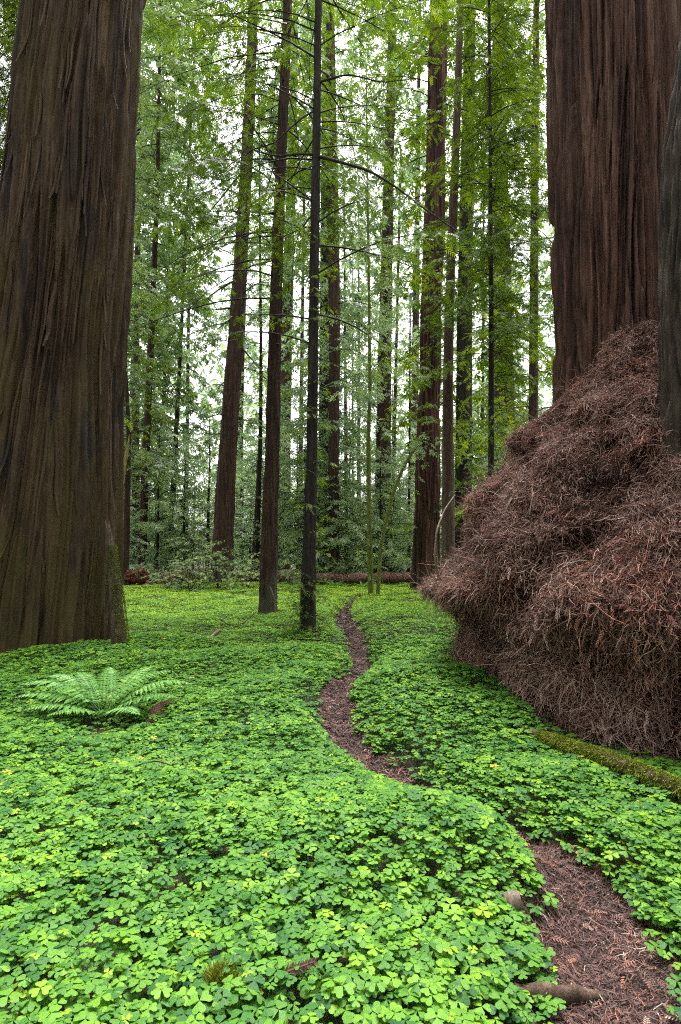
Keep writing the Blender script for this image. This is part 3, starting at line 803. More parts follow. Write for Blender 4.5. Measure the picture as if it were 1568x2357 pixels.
tree([(-60, 1400, 30), (-40, 900, 24), (-20, 300, 18), (-10, 0, 15)], 15, 'young redwood almost hidden behind the left side of the giant dark trunk', 'bark_red', extend=22, seg=40, dz=0.12, seed=81, **SM,
     crowns=(dict(z0=4, z1=21, n=230, Lf=lambda z: 3.3, up=8, droop=40, wood=0.015, tint=.66, spray=0.22, tmpl=SPRAY0, tw=0.22, ss=0.12),))
tree([(215, 1340, 26), (225, 900, 22), (240, 300, 17), (250, 0, 14)], 24, 'redwood hidden behind the giant dark trunk, its boughs spreading out to the right of it', 'bark_red', extend=36, seg=40, dz=0.14, seed=82, **SM,
     crowns=(dict(z0=10, z1=35, n=80, Lf=lambda z: 4.2, up=5, droop=40, wood=0.03, tint=.52, spray=0.3, tmpl=SPRAY1, tw=0.42, ss=0.26),), leaf='needle_mid')
tree([(1225, 1400, 26), (1228, 900, 21), (1232, 300, 16), (1235, 0, 13)], 23, 'leafy redwood behind the rust-brown giant, its foliage filling the gap to the thin dark one', 'bark_red', extend=34, seg=40, dz=0.14, seed=83, **SM,
     crowns=(dict(z0=3, z1=33, n=120, Lf=lambda z: 3.0, up=5, droop=42, wood=0.03, tint=.62, spray=0.3, tmpl=SPRAY1, tw=0.42, ss=0.26),))


# ---- two mossy hardwood stems
def stem_tree(pts, Y, label, crowns, seed):
    A = trunk_line(pts, Y)
    base = np.array([A[0][0], A[0][1], gz1(A[0][0], A[0][1])])
    t = thing('laurel_tree', base, label, 'tree')
    P = resample(A, 50)
    mb = MB(); tube(mb, P[:, :3], P[:, 3], 14, 0.5, 0, rough=.12, seed=seed)
    mb.build('trunk', M['bark_mossy'], t, base)
    mb = MB()
    for k, (frac, cr) in enumerate(crowns):
        def fn(z, frac=frac):
            q = frac[0] + (frac[1] - frac[0]) * z
            return (np.array([np.interp(q, np.linspace(0, 1, 50), P[:, c]) for c in range(3)]), .02)
        crown(mb, fn, z0=0, z1=1, seed=seed + k, **cr)
    mb.build('crown', [M['twig'], M['broad']], t, base, smooth=False)
    return t


lau = dict(spray=0.22, tmpl=LAUREL, tw=0.28, ss=0.15, flat=.6, twl=.4)
stem_tree([(854, 1369, 13.5), (849, 1150, 11), (848, 1000, 10), (852, 900, 8), (850, 700, 6.5), (846, 400, 4.5), (843, 150, 2.5)], 19.5, 'straight thin mossy green stem beside the end of the path',
          (((.35, 1.0), dict(n=44, Lf=lambda z: 1.9 - .8 * z, up=15, droop=40, wood=.012, tint=.5, **lau)), ((.02, .12), dict(n=8, Lf=lambda z: .5, up=30, droop=60, wood=.006, tint=.5, **lau)),), 61)
Z2 = [(955, 1500, 32), (975, 1150, 28), (1010, 980, 28), (1060, 780, 28), (1110, 640, 26), (1180, 500, 22), (1240, 420, 17), (1300, 335, 9), (1360, 290, 4)]
stem_tree([((700 + x / 2.613) / 1.2245, (1100 + y / 2.613) / 1.2245, w / 2.613 / 1.2245) for x, y, w in Z2], 19.2, 'mossy green stem arching over to the right against the fluted trunk',
          (((.25, 1.0), dict(n=7, Lf=lambda z: .7, up=10, droop=50, wood=.008, tint=.5, **lau)), ((.85, 1.0), dict(n=10, Lf=lambda z: .8, up=0, droop=60, wood=.008, tint=.6, **lau))), 64)

# ---- fill: understory and far trees, copies of a few kinds
def proto_tree(H, kind, seed):
    mbt, mbc = MB(), MB()
    rad = 0.011 * H + .02
    g = np.random.default_rng(seed)
    k = 12
    zz = np.linspace(-0.15, H, k)
    wob = np.cumsum(g.normal(0, 0.012 * H / 4, (k, 2)), axis=0); wob -= wob[0]
    A = np.column_stack([wob[:, 0], wob[:, 1], zz, np.linspace(rad, rad * 0.15, k)])
    trunk_mesh(mbt, A, 20, H / 40, 0.08, 0.012, seed=seed)
    fn = linefn(A)
    if kind == 'laurel':
        crown(mbc, fn, H * .12, H, int(9 * H), lambda z: 0.9 + .22 * H * (1 - z / H) ** .7, spray=.34, tmpl=LAUREL, up=20, droop=45, tw=.42, ss=.24, flat=.6, wood=.018, twl=.38, seed=seed, twig_wood=False, tint=.5)
    elif kind == 'hemlock':
        crown(mbc, fn, H * .06, H, int(10 * H), lambda z: 0.5 + .26 * H * (1 - z / H) ** .8, spray=.36, tmpl=SPRAY1, up=8, droop=32, tw=.42, ss=.28, flat=.22, wood=.018, seed=seed, twig_wood=False, tint=.55)
    else:
        crown(mbc, fn, H * .16, H, int(2.3 * H), lambda z: 1.2 + 4.6 * (1 - z / H) ** .7, spray=.6, tmpl=SPRAY2, up=2, droop=40, tw=.62, ss=.42, flat=.3, wood=.04, seed=seed, twig_wood=False, tint=.5)
    return mbt, mbc


FILL = []
PROTO = {}
def fill(kindkey, name, H, kind, bmat, lmat, spots, label, cat, group, seed, labels=None):
    mbt, mbc = proto_tree(H, kind, seed)
    first = None
    for k, (x, y, s, rz) in enumerate(spots):
        loc = (x, y, gz1(x, y))
        lab = labels[k] if labels else label
        t = thing(name, loc, lab, cat, group)
        t.rotation_euler.z = rz; t.scale = (s, s, s * 1.0)
        if first is None:
            a = mbt.build('trunk', M[bmat], t, None); b = mbc.build('crown', [M['twig'], M[lmat]], t, None, smooth=False)
            first = (a, b)
        else:
            for p in first:
                q = p.copy(); q.parent = t; C.objects.link(q)


def spots(n, y0, y1, smin, smax, seed, avoid=1.0, half=0.62):
    g = np.random.default_rng(seed); out = []
    tries = 0
    while len(out) < n and tries < 5000:
        tries += 1
        y = math.sqrt(g.uniform(y0 ** 2, y1 ** 2)); x = g.uniform(-half, half) * y
        d, _ = pathdist(np.array([x]), np.array([y]))
        if d[0] < 1.6: continue
        if -0.04 < x / y < .09 and y < 26: continue
        if y0 > 40 and -.09 < x / y < .085: continue
        if any(math.hypot(x - q[0], y - q[1]) < avoid * y / 25 for q in out): continue
        out.append((x, y, g.uniform(smin, smax), g.uniform(0, 6.28)))
    return out


fill('u1', 'understory_tree', 6.0, 'hemlock', 'bark_dark', 'needle_far', spots(28, 27.0, 46, .6, 1.3, 201, 1.7), 'feathery pale green understory conifer in the thicket behind the fallen log', 'tree', 'feathery conifers in the thicket', 71)
fill('u2', 'understory_tree', 7.0, 'laurel', 'bark_dark', 'broad', spots(26, 27.0, 48, .7, 1.4, 202, 1.7), 'glossy broadleaf understory tree in the thicket behind the fallen log', 'tree', 'broadleaf trees in the thicket', 72)
fill('u3', 'understory_tree', 12.0, 'laurel', 'bark_dark', 'broad', spots(17, 30, 58, .8, 1.4, 203, 2.4), 'taller broadleaf tree rising out of the far thicket', 'tree', 'taller broadleaf trees in the far thicket', 73)
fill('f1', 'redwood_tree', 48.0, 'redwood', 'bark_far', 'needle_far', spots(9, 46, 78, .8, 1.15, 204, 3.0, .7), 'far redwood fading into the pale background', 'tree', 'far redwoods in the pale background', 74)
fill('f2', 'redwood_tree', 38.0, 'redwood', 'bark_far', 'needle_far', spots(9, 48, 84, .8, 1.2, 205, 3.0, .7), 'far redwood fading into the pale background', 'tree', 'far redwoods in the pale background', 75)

g = np.random.default_rng(300)
back = []  # unseen rest of the grove, added to block low sky light
for k in range(34):
    a = R(g.uniform(40, 320)); d = g.uniform(11, 42)
    back.append((math.sin(a) * d, math.cos(a) * d, g.uniform(.6, 1.0), g.uniform(0, 6.28)))
back = [b for b in back if b[1] < 2 or abs(b[0]) > .8 * b[1] + 6]
fill('f3', 'redwood_tree', 40.0, 'redwood', 'bark_red', 'needle_far', back, 'unseen redwood of the grove, added around the viewpoint to block low sky light', 'tree', 'unseen redwoods added around the viewpoint', 76)

# far wood: one mass
mb = MB()
g = np.random.default_rng(77)
n = 13000
ang = g.uniform(-0.75, .75, n); rr = g.uniform(78, 105, n)
zz = g.beta(1.0, 1.5, n) * 50
pos = np.stack([np.sin(ang) * rr, np.cos(ang) * rr, zz + .2], 1)
keep = perlin(pos[:, 0] / 5, pos[:, 2] / 7) > (-0.25 + pos[:, 2] / 90)
keep &= ~((np.abs(pos[:, 0] / pos[:, 1] + .01) < .09) & (pos[:, 2] > 17 + 4 * perlin(pos[:, 0] / 3, pos[:, 2] / 3)))
pos = pos[keep]
dirn = g.normal(0, 1, (len(pos), 3)); dirn[:, 2] -= .5
place(SPRAY2[0], SPRAY2[1], pos, dirn, np.array([0, 0, 1.0]) + g.normal(0, .5, (len(pos), 3)), g.uniform(1.2, 2.6, len(pos)), mb, g.normal(.5, .2, len(pos)), 0)
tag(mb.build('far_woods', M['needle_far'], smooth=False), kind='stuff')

# ------------------------------------------------------------------ the root mound
Zp = np.array([-0.3, 0, .3, .6, .9, 1.05, 1.3, 1.7, 2.3, 2.95, 3.1, 3.5, 3.8, 4.15, 4.35])
Rp = np.array([2.25, 2.2, 2.15, 2.2, 2.42, 2.50, 2.40, 2.16, 1.84, 1.44, 1.20, .80, .55, .34, .08])


def mound_pt(phi, z):
    """surface point of the mound; phi = 0 towards +x"""
    r = np.interp(z, Zp, Rp)
    front = np.clip(-np.sin(phi), 0, 1)
    right = np.clip(np.cos(phi), 0, 1)
    r = r * (1 + front ** 1.5 * np.interp(z, [0, 1, 4.5], [.20, .26, 0])) * (1 + .15 * right * np.clip(1 - z / 2, 0, 1))
    u = phi / (2 * math.pi)
    led = perlin(u * 18 + .3 + .4 * np.sin(z * 2.1), z * 1.7, 18, 11)
    led2 = perlin(u * 30, z * 4.3, 30, 12)
    lo = sstep(-.2, .9, z)
    hole = sstep(.12, .5, perlin(u * 26 + .35 * np.sin(z * 3), z * 2.3, 26, 14)) * sstep(1.0, 1.5, z)
    r = r + ((.1 + .20 * lo) * led + 0.13 * led2) * np.clip(r / 1.6, .3, 1) + 0.03 * perlin(u * 90, z * 14, 90, 13) - .22 * hole * np.clip(r, 0, 1)
    cx = 3.62 + 0.05 * z; cy = 6.5 + .25 * z
    return np.stack([cx + np.cos(phi) * r, cy + np.sin(phi) * r, z], -1), led + .4 * led2 - .1 * hole


tm = thing('root_mound', (3.62, 6.5, 0), 'big shaggy mound of dead brown needles and roots at the foot of the rust-brown giant', 'root mound')
PH, ZM = np.meshgrid(np.linspace(0, 2 * math.pi, 300, endpoint=False), np.linspace(-.3, 4.35, 150))
V, _ = mound_pt(PH, ZM)
mb = MB()
n, m = PH.shape
i = np.arange(n - 1)[:, None]; j = np.arange(m)[None]
Vc = V.reshape(-1, 3).copy()
Vc[:, :2] -= (Vc[:, :2] - np.array([3.62, 6.5])) * .02
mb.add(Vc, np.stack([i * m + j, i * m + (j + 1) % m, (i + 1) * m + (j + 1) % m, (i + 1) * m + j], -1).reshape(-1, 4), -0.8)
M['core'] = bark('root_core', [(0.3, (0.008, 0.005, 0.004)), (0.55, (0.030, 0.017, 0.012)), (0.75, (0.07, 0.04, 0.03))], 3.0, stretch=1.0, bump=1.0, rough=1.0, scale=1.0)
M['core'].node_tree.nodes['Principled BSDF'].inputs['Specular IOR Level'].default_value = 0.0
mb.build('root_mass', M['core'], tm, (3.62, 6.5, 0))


def ribbons(mb, P, width, tint, slot=0, face=None, g=rng):
    """P: (n, k, 3) polylines -> thin ribbons"""
    n, k, _ = P.shape
    T = nrm(np.gradient(P, axis=1))
    ref = g.normal(0, 1, (n, 1, 3)) if face is None else face[:, None]
    S = nrm(np.cross(T, ref))
    w = np.broadcast_to(np.asarray(width, float), (n,))[:, None, None] * np.linspace(1, 0.45, k)[None, :, None] / 2
    V = np.stack([P - S * w, P + S * w], 2)
    i = np.arange(k - 1)
    q = np.stack([i * 2, i * 2 + 1, i * 2 + 3, i * 2 + 2], -1)
    Fc = q[None] + (np.arange(n) * k * 2)[:, None, None]
    mb.add(V.reshape(-1, 3), Fc.reshape(-1, 4), np.repeat(tint, k * 2), slot)


def strands(mb, n, L0, L1, w0, w1, g, steps=6, grav=.45, outw=0.6, tint_mu=.45, zmin=-.1, ledge=0.0, wild=.35, inhole=False):
    phi = g.uniform(R(95), R(335), n * 4)
    z = g.uniform(zmin, 4.33, n * 4)
    r = np.interp(z, Zp, Rp)
    P, led = mound_pt(phi, z)
    keep = g.random(n * 4) < np.clip(r / 2.5, .15, 1) * np.clip(.5 + ledge * led + .4 * np.minimum(led + .25, 0), .02, 1)
    if inhole:
        u_ = phi / (2 * math.pi)
        keep = perlin(u_ * 26 + .35 * np.sin(z * 3), z * 2.3, 26, 14) > .0
    phi, z, P, led = phi[keep][:n], z[keep][:n], P[keep][:n], led[keep][:n]
    n = len(phi)
    e = 0.03
    Pa, _ = mound_pt(phi + e, z); Pb, _ = mound_pt(phi, np.minimum(z + e, 4.35))
    N = nrm(np.cross(Pa - P, Pb - P))
    d = nrm(N * outw + g.normal(0, .6, (n, 3)) + np.array([0, 0, -.25]))
    L = g.uniform(L0, L1, n) * np.where(z > 3, .8, 1)
    pts = [P - N * .02]
    wander = g.normal(0, wild, (n, 3))
    for k in range(steps - 1):
        pts.append(pts[-1] + d * (L / (steps - 1))[:, None])
        d = nrm(d + np.array([0, 0, -grav]) + wander * .5 + g.normal(0, wild * .5, (n, 3)))
    P3 = np.stack(pts, 1)
    for k in range(1, steps):
        q = P3[:, k]
        zz = np.clip(q[:, 2], -.25, 4.34)
        dx = q[:, 0] - (3.62 + .05 * zz); dy = q[:, 1] - (6.5 + .25 * zz)
        sp_, _ = mound_pt(np.arctan2(dy, dx), zz)
        rs = np.hypot(sp_[:, 0] - (3.62 + .05 * zz), sp_[:, 1] - (6.5 + .25 * zz))
        rq = np.hypot(dx, dy)
        rn = np.maximum(rq, rs + g.uniform(.0, .055, n))
        P3[:, k, 0] += dx / rq * (rn - rq); P3[:, k, 1] += dy / rq * (rn - rq)
    patch = perlin(phi * 3, z * 1.6, 256, 21)
    tint = np.clip(g.normal(tint_mu, .17, n) + .22 * patch, 0, .74)
    red = g.random(n) < np.clip(.07 + .26 * perlin(phi * 2.3 + 3, z * 2.1, 256, 22), 0.02, .5)
    tint = np.where(red, g.uniform(.78, 1.0, n), tint)
    ribbons(mb, P3, g.uniform(w0, w1, n), tint, 0, None, g)
    return P, N, phi, z


g = np.random.default_rng(5)
mb = MB()
strands(mb, 70000, .07, .20, .004, .0085, g, 6, .50, .5, .36, ledge=.0, wild=.5)
strands(mb, 45000, .06, .18, .004, .008, g, 5, .22, .9, .58, ledge=1.3, wild=.7)
strands(mb, 14000, .16, .44, .003, .006, g, 7, .22, 1.0, .55, ledge=.6, wild=.8)
strands(mb, 22000, .08, .24, .004, .008, g, 6, .35, .8, .34, wild=.6, inhole=True)
# dead feathery sprays
DS = SPRAY0[0] * np.array([1, .42, 1])
for (cnt, l0, l1, gr) in ((9000, .06, .15, 1.1), (3500, .05, .11, .2)):
    phi = g.uniform(R(95), R(335), cnt); z = g.uniform(.0, 4.3, cnt)
    P, led = mound_pt(phi, z)
    k = (led > -.2) & (g.random(cnt) < np.clip(np.interp(z, Zp, Rp) / 2.4, .2, 1))
    P = P[k]; n = len(P); out = np.stack([np.cos(phi[k]), np.sin(phi[k]), 0 * P[:, 0]], 1)
    dirn = np.array([0, 0, -gr]) + g.normal(0, .4, (n, 3)) + out * .55
    patch = perlin(phi[k] * 3, z[k] * 1.6, 256, 21)
    tn = np.where(g.random(n) < np.clip(.16 + .35 * perlin(phi[k] * 2.3 + 3, z[k] * 2.1, 256, 22), .03, .6), g.uniform(.76, 1, n), np.clip(g.normal(.55, .13, n) + .2 * patch, .1, .73))
    place(DS, SPRAY0[1], P + out * g.uniform(.02, .07, n)[:, None], dirn, out + g.normal(0, .6, (n, 3)), g.uniform(l0, l1, n), mb, tn, 0)
mb.build('dead_needle_thatch', M['thatch'], tm, (3.62, 6.5, 0), smooth=False)

# pale bare branch arching over the mound's left side
def stick(name, P, r0, r1, mat, label, cat, seg=7, rough=.15, n=24, side=(), parts=None):
    P = resample(np.array(P, float), n)
    base = P[0].copy()
    o = MB()
    tube(o, P, np.linspace(r0, r1, n), seg, .5, 0, rough=rough, seed=int(abs(P[0][0] * 100)) % 50)
    for (t, d, L) in side:
        q = P[int(t * (n - 1))]
        pts = [q, q + np.array(d) * L * .5 + np.array([0, 0, .01]), q + np.array(d) * L]
        tube(o, resample(np.array(pts), 6), np.linspace(r1 + (r0 - r1) * (1 - t), r1 * .5, 6) * .6, 5, .5, 0)
    ob = o.build(name, M[mat], None, base)
    return tag(ob, label, cat)


stick('bare_branch', [W(1010, 1330, 5.9), W(1000, 1280, 5.8), W(1005, 1220, 5.8), W(1025, 1170, 6), W(1047, 1140, 6.3)], .012, .006, 'pale_wood', 'pale curved bare branch arching beside the mound and fluted trunk', 'branch')
stick('dead_branch', [W(975, 1375, 7), W(1000, 1345, 6.6), W(1020, 1310, 6.4), W(1030, 1290, 6.6)], .01, .006, 'pale_wood', 'forked bare twig poking out of the left edge of the mound', 'branch', side=((.2, (-.6, 0, .1), .25), (.4, (-.5, -.2, -.3), .3)))

# ------------------------------------------------------------------ mossy fallen branch in front of the mound
g = np.random.default_rng(8)
ML = [on_ground(1190, 1690) + [0, 0, .05], on_ground(1290, 1755) + [0, 0, .13], on_ground(1400, 1805) + [0, 0, .15], on_ground(1500, 1850) + [0, 0, .15], on_ground(1590, 1890) + [0, 0, .14], on_ground(1700, 1930) + [0, 0, .10]]
P = resample(np.array(ML), 46)
base = P[0].copy()
tl = thing('fallen_branch', base, 'long fallen branch half covered in bright moss below the root mound', 'branch')
rad = np.interp(np.linspace(0, 1, 46), [0, .08, .3, .6, 1], [.02, .032, .037, .043, .046])
mb = MB(); tube(mb, P, rad, 16, .5, 0, rough=.3, seed=4); wd_ = mb.build('wood', M['log_brown'], tl, base)


def fuzz(mb, P, rad, n, g, t0=0, t1=1, L=.025, w=.006, tint=.5, up_only=True):
    t = g.uniform(t0, t1, n) * (len(P) - 1)
    c = np.stack([np.interp(t, np.arange(len(P)), P[:, k]) for k in range(3)], 1)
    r = np.interp(t, np.arange(len(P)), np.broadcast_to(rad, (len(P),)))
    T, A, B = frames(P)
    iA = A[t.astype(int)]; iB = B[t.astype(int)]
    a = g.uniform(0, 2 * math.pi, n)
    N = iA * np.cos(a)[:, None] + iB * np.sin(a)[:, None]
    if up_only:
        k = N[:, 2] > -.35 + g.normal(0, .2, n)
        c, r, N = c[k], r[k], N[k]
        n = len(c)
    p0 = c + N * r[:, None] * .96
    d = nrm(N + g.normal(0, .6, (n, 3)))
    l = g.uniform(.5, 1.4, n) * L
    P3 = np.stack([p0, p0 + d * l[:, None] * .5, p0 + d * l[:, None] + np.array([0, 0, -.3]) * l[:, None]], 1)
    pt = perlin(c[:, 0] * 9, c[:, 1] * 9 + c[:, 2] * 9)
    ribbons(mb, P3, w * g.uniform(.6, 1.3, n), np.clip(g.normal(tint, .15, n) + .2 * pt, 0, 1), 0, None, g)


mb = MB(); fuzz(mb, P, rad + .004, 11000, g, .16, 1.0, .022, .006, .66); mb.build('moss', M['moss'], wd_, base, smooth=False)

# leaning broken mossy stump beside the left giant
LP = [W(280, 1500, 7.9), W(268, 1400, 8.0), W(257, 1300, 8.05), W(249, 1235, 8.1), W(247, 1208, 8.1)]
LP[0][2] = gz1(LP[0][0], LP[0][1]) - .15
P = resample(np.array(LP), 30)
base = P[0].copy()
ts = thing('broken_stem', base, 'leaning broken mossy stem propped beside the giant dark trunk', 'stump')
rad = np.interp(np.linspace(0, 1, 30), [0, .1, .5, .85, .95, 1], [.118, .106, .082, .058, .048, .030])
mb = MB(); tube(mb, P, rad, 18, .5, 0, rough=.16, seed=9); wd_ = mb.build('wood', M['bark_stub'], ts, base)
tip = P[-4:]; mb = MB(); tube(mb, np.array([P[-5], P[-3] + [.01, -.01, 0], P[-1] + [.015, 0, .0]]), [.052, .046, .020], 10, .5, 0, rough=.35)
for k in range(7):
    a = k * .9
    o_ = np.array([math.cos(a), math.sin(a), 0]) * .030
    tube(mb, np.array([P[-3] + o_, P[-1] + o_ * .9 + [0, 0, .01 + .07 * ((k * 37) % 10) / 10]]), [.018, .004], 5, .5, 0)
mb.build('split_top', M['log_brown'], ts, base)['label'] = 'pale splintered top'
mb = MB(); fuzz(mb, P + np.array([.030, -.004, 0]), rad, 9000, g, 0.0, .85, .016, .006, .3, up_only=False)
mb.build('moss', M['moss'], wd_, base, smooth=False)

# yellow snag behind it
YP = [W(262, 1340, 24), W(268, 1200, 24), W(283, 1090, 24), W(294, 1030, 24), W(298, 1000, 24)]
YP[0][2] = gz1(YP[0][0], YP[0][1]) - .1
P = resample(np.array(YP), 24)
mb = MB(); tube(mb, P, np.interp(np.linspace(0, 1, 24), [0, .6, .9, 1], [.15, .12, .06, .012]), 12, .5, 0, rough=.25, seed=3)
tag(mb.build('snag', M['yellow_wood'], None, P[0]), 'yellow splintered snag leaning in the gap right of the giant dark trunk', 'snag')

# ------------------------------------------------------------------ fallen logs behind
g = np.random.default_rng(12)
a = W(545, 1325, 25.6); b = W(1020, 1325, 25.2)
P = np.stack([np.linspace(a[k], b[k], 60) for k in range(3)], 1)
P[:, 1] += .3 * perlin(np.linspace(0, 3, 60), np.zeros(60))
P[:, 2] = gz(P[:, 0], P[:, 1]) * .4 + .36 + .05 * perlin(np.linspace(0, 5, 60), np.ones(60) * 3)
tg = thing('fallen_log', P[0], 'long reddish rotting log lying across the far end of the path', 'log')
mb = MB(); tube(mb, P, .20 + .06 * perlin(np.linspace(0, 9, 60), np.ones(60)), 20, .5, 0, rough=.25, seed=7)
mb.build('wood', M['log_red'], tg, P[0])
mb = MB(); fuzz(mb, P, .20, 2500, g, 0, 1, .12, .03, .45); mb.build('litter_cover', M['thatch'], tg, P[0], smooth=False)
a = W(350, 1340, 25.5); b = W(480, 1322, 29.5)
P = np.stack([np.linspace(a[k], b[k], 40) for k in range(3)], 1)
P[:, 2] = gz(P[:, 0], P[:, 1]) + .28
tg = thing('fallen_log', P[0], 'fallen log under the pale bushes with a broken red root end', 'log')
mb = MB(); tube(mb, P, np.interp(np.linspace(0, 1, 40), [0, .1, 1], [.42, .36, .25]), 18, .5, 0, rough=.35, seed=17); mb.build('wood', M['red_rot'], tg, P[0])
mb = MB()
for k in range(26):
    c = W(290 + 62 * g.random(), 1345 - 32 * g.random(), 25 + g.random() * .8)
    d = nrm(g.normal(0, 1, 3))
    L = g.uniform(.15, .5)
    tube(mb, resample(np.array([c - d * L / 2, c + g.normal(0, .05, 3), c + d * L / 2]), 7), np.array([.03, .08, .12, .13, .11, .07, .02]) * g.uniform(.7, 1.4), 9, .5, 0, rough=.6, seed=k)
mb.build('root_end', M['red_rot'], tg, P[0])


# ------------------------------------------------------------------ ferns
def frond(mb, base, az, el, L, droop, g, pairs=17, pin=.27, fine=True, tint=.55, stemslot=1):
    n = pairs + 6
    pts = [np.array(base, float)]; aa = az
    for k in range(n - 1):
        t = k / (n - 1)
        e = el - droop * t ** 1.3
        aa += g.normal(0, .012)
        pts.append(pts[-1] + np.array([math.cos(aa) * math.cos(e), math.sin(aa) * math.cos(e), math.sin(e)]) * L / (n - 1))
    P = np.array(pts)
    tube(mb, P, np.linspace(.0035, .001, n) * (1 if fine else 2.2), 4, .45, stemslot, cap=False)
    T = nrm(np.gradient(P, axis=0))
    for k in range(5, n):
        t = (k - 5) / (n - 6)
        pl = L * pin * (math.sin(min(1, .25 + t * 1.6) * math.pi / 2)) * (1 - t ** 1.6) + .012
        up_ = np.array([0, 0, 1.0])
        side = nrm(np.cross(T[k], up_))
        N = nrm(np.cross(side, T[k]))
        for s in (-1, 1):
            d = nrm(side * s + T[k] * .45 + np.array([0, 0, -.18]) + g.normal(0, .06, 3))
            if fine:
                m = max(4, int(pl / .014))
                u = np.arange(m + 1) / m
                wd = L / pairs * .36 * np.minimum(1, .55 + 3 * u) * (1 - u ** 1.5) + .0012
                wd = wd * np.where(np.arange(m + 1) % 2 == 0, 1.12, .62) * (1 + .12 * g.normal(0, 1))
                q = P[k] + d * (u * pl)[:, None] + np.array([0, 0, -.6]) * ((u * pl) ** 2)[:, None]
                perp = nrm(np.cross(N, d))
                lift = np.array([0, 0, .006])
                V = np.stack([q + perp * wd[:, None] - lift, q, q - perp * wd[:, None] - lift], 1)
                a_ = np.arange(m)[:, None] * 3
                Q = np.concatenate([a_ + np.array([[0, 1, 4, 3]]), a_ + np.array([[1, 2, 5, 4]])])
                mb.add(V.reshape(-1, 3), Q, tint + g.normal(0, .13), 0)
            else:
                perp = nrm(np.cross(N, d)) * pl * .12
                V = np.array([P[k], P[k] + d * pl * .4 + perp, P[k] + d * pl, P[k] + d * pl * .4 - perp])
                mb.add(V, np.arange(4)[None], tint + g.normal(0, .1), 0)


g = np.random.default_rng(31)
fb = on_ground(238, 1682)
tf = thing('fern', fb, 'lacy pale green fern with arching fronds in the hollow beside the stump', 'fern')
for (az, el, L, dr) in [(183, 54, .68, 78), (198, 42, .62, 60), (168, 60, .62, 84), (214, 34, .52, 50), (6, 50, .68, 72), (-14, 40, .60, 58), (24, 58, .62, 70), (140, 66, .52, 80),
                        (62, 62, .56, 70), (112, 70, .48, 74), (-34, 34, .46, 54), (232, 32, .42, 48)]:
    mb = MB(); frond(mb, fb + np.array([g.normal(0, .02), g.normal(0, .02), .10]), R(az + g.normal(0, 3)), R(el), L * 1.2, R(dr), g)
    mb.build('frond', [M['fern'], M['fern']], tf, fb, smooth=False)

# stump piece beside the fern
SPt = [on_ground(335, 1690) + [0, 0, .03], on_ground(360, 1672) + [0, 0, .07], on_ground(385, 1655) + [0, 0, .09], on_ground(408, 1640) + [0, 0, .09]]
P = resample(np.array(SPt), 16)
tst = thing('stump', P[0], 'short broken log with reddish wood and a mossy tip right of the lacy fern', 'log')
mb = MB(); tube(mb, P, np.interp(np.linspace(0, 1, 16), [0, .3, .8, 1], [.03, .07, .06, .035]), 12, .5, 0, rough=.5, seed=3); wd_ = mb.build('wood', M['log_red'], tst, P[0])
mb = MB(); fuzz(mb, P, .055, 700, g, .72, 1, .016, .005, .7); mb.build('moss', M['moss'], wd_, P[0], smooth=False)

# ferns in the distance
fg = 'sword ferns before the fallen log'
mbf = MB()
for k in range(15):
    frond(mbf, (0, 0, 0), R(k * 24 + g.normal(0, 6)), R(g.uniform(45, 70)), g.uniform(.6, .85), R(g.uniform(50, 80)), g, 13, .17, False, .5)
protof = mbf
ff = None
places = [(668, 1368), (700, 1362), (725, 1356), (748, 1352), (770, 1354), (790, 1356), (812, 1352), (835, 1356), (735, 1372), (655, 1390), (560, 1392), (590, 1380), (470, 1372), (505, 1388), (430, 1395), (380, 1378), (330, 1385), (540, 1375), (900, 1350), (925, 1356), (350, 1400), (620, 1385)]
for k, (px, py) in enumerate(places):
    q = on_ground(px, py)
    o = None
    if ff is None:
        o = protof.build('fern', [M['fern'], M['fern']], None, None, smooth=False); ff = o
    else:
        o = ff.copy(); C.objects.link(o)
    o.location = q; o.rotation_euler.z = g.uniform(0, 6)
    s = g.uniform(.4, .8); o.scale = (s, s, s)
    tag(o, 'bushy green fern in the clover in front of the fallen logs', 'fern', 'ferns in the clover before the fallen logs')

# ------------------------------------------------------------------ bushes in front of the reddish leaning trunk
def bush(px, py, H, Wd, label, seed, tint=.55, group=None, lm='shrub'):
    q = on_ground(px, py)
    t = thing('bush', q, label, 'bush', group)
    mbt, mbc = MB(), MB()
    gg = np.random.default_rng(seed)
    for k in range(5):
        a = gg.uniform(0, 6.28); e = q + np.array([math.cos(a) * Wd * .3, math.sin(a) * Wd * .3, H * gg.uniform(.7, 1)])
        st = resample(np.array([q + [0, 0, -.05], q + (e - q) * .5 + gg.normal(0, .05, 3), e]), 9)
        tube(mbt, st, np.linspace(.016, .005, 9), 5, .5, 0)
        def fn(z, st=st): 
            return (np.array([np.interp(z, np.linspace(0, 1, 9), st[:, c]) for c in range(3)]), .01)
        crown(mbc, fn, .15, 1, 9, lambda z: Wd * .55, spray=.15, tmpl=SPRAY1, up=15, droop=35, tw=.24, ss=.17, flat=.28, wood=.007, seed=seed * 7 + k, tint=tint)
    mbt.build('stem', M['twig'], t, q)
    mbc.build('crown', [M['twig'], M[lm]], t, q, smooth=False)


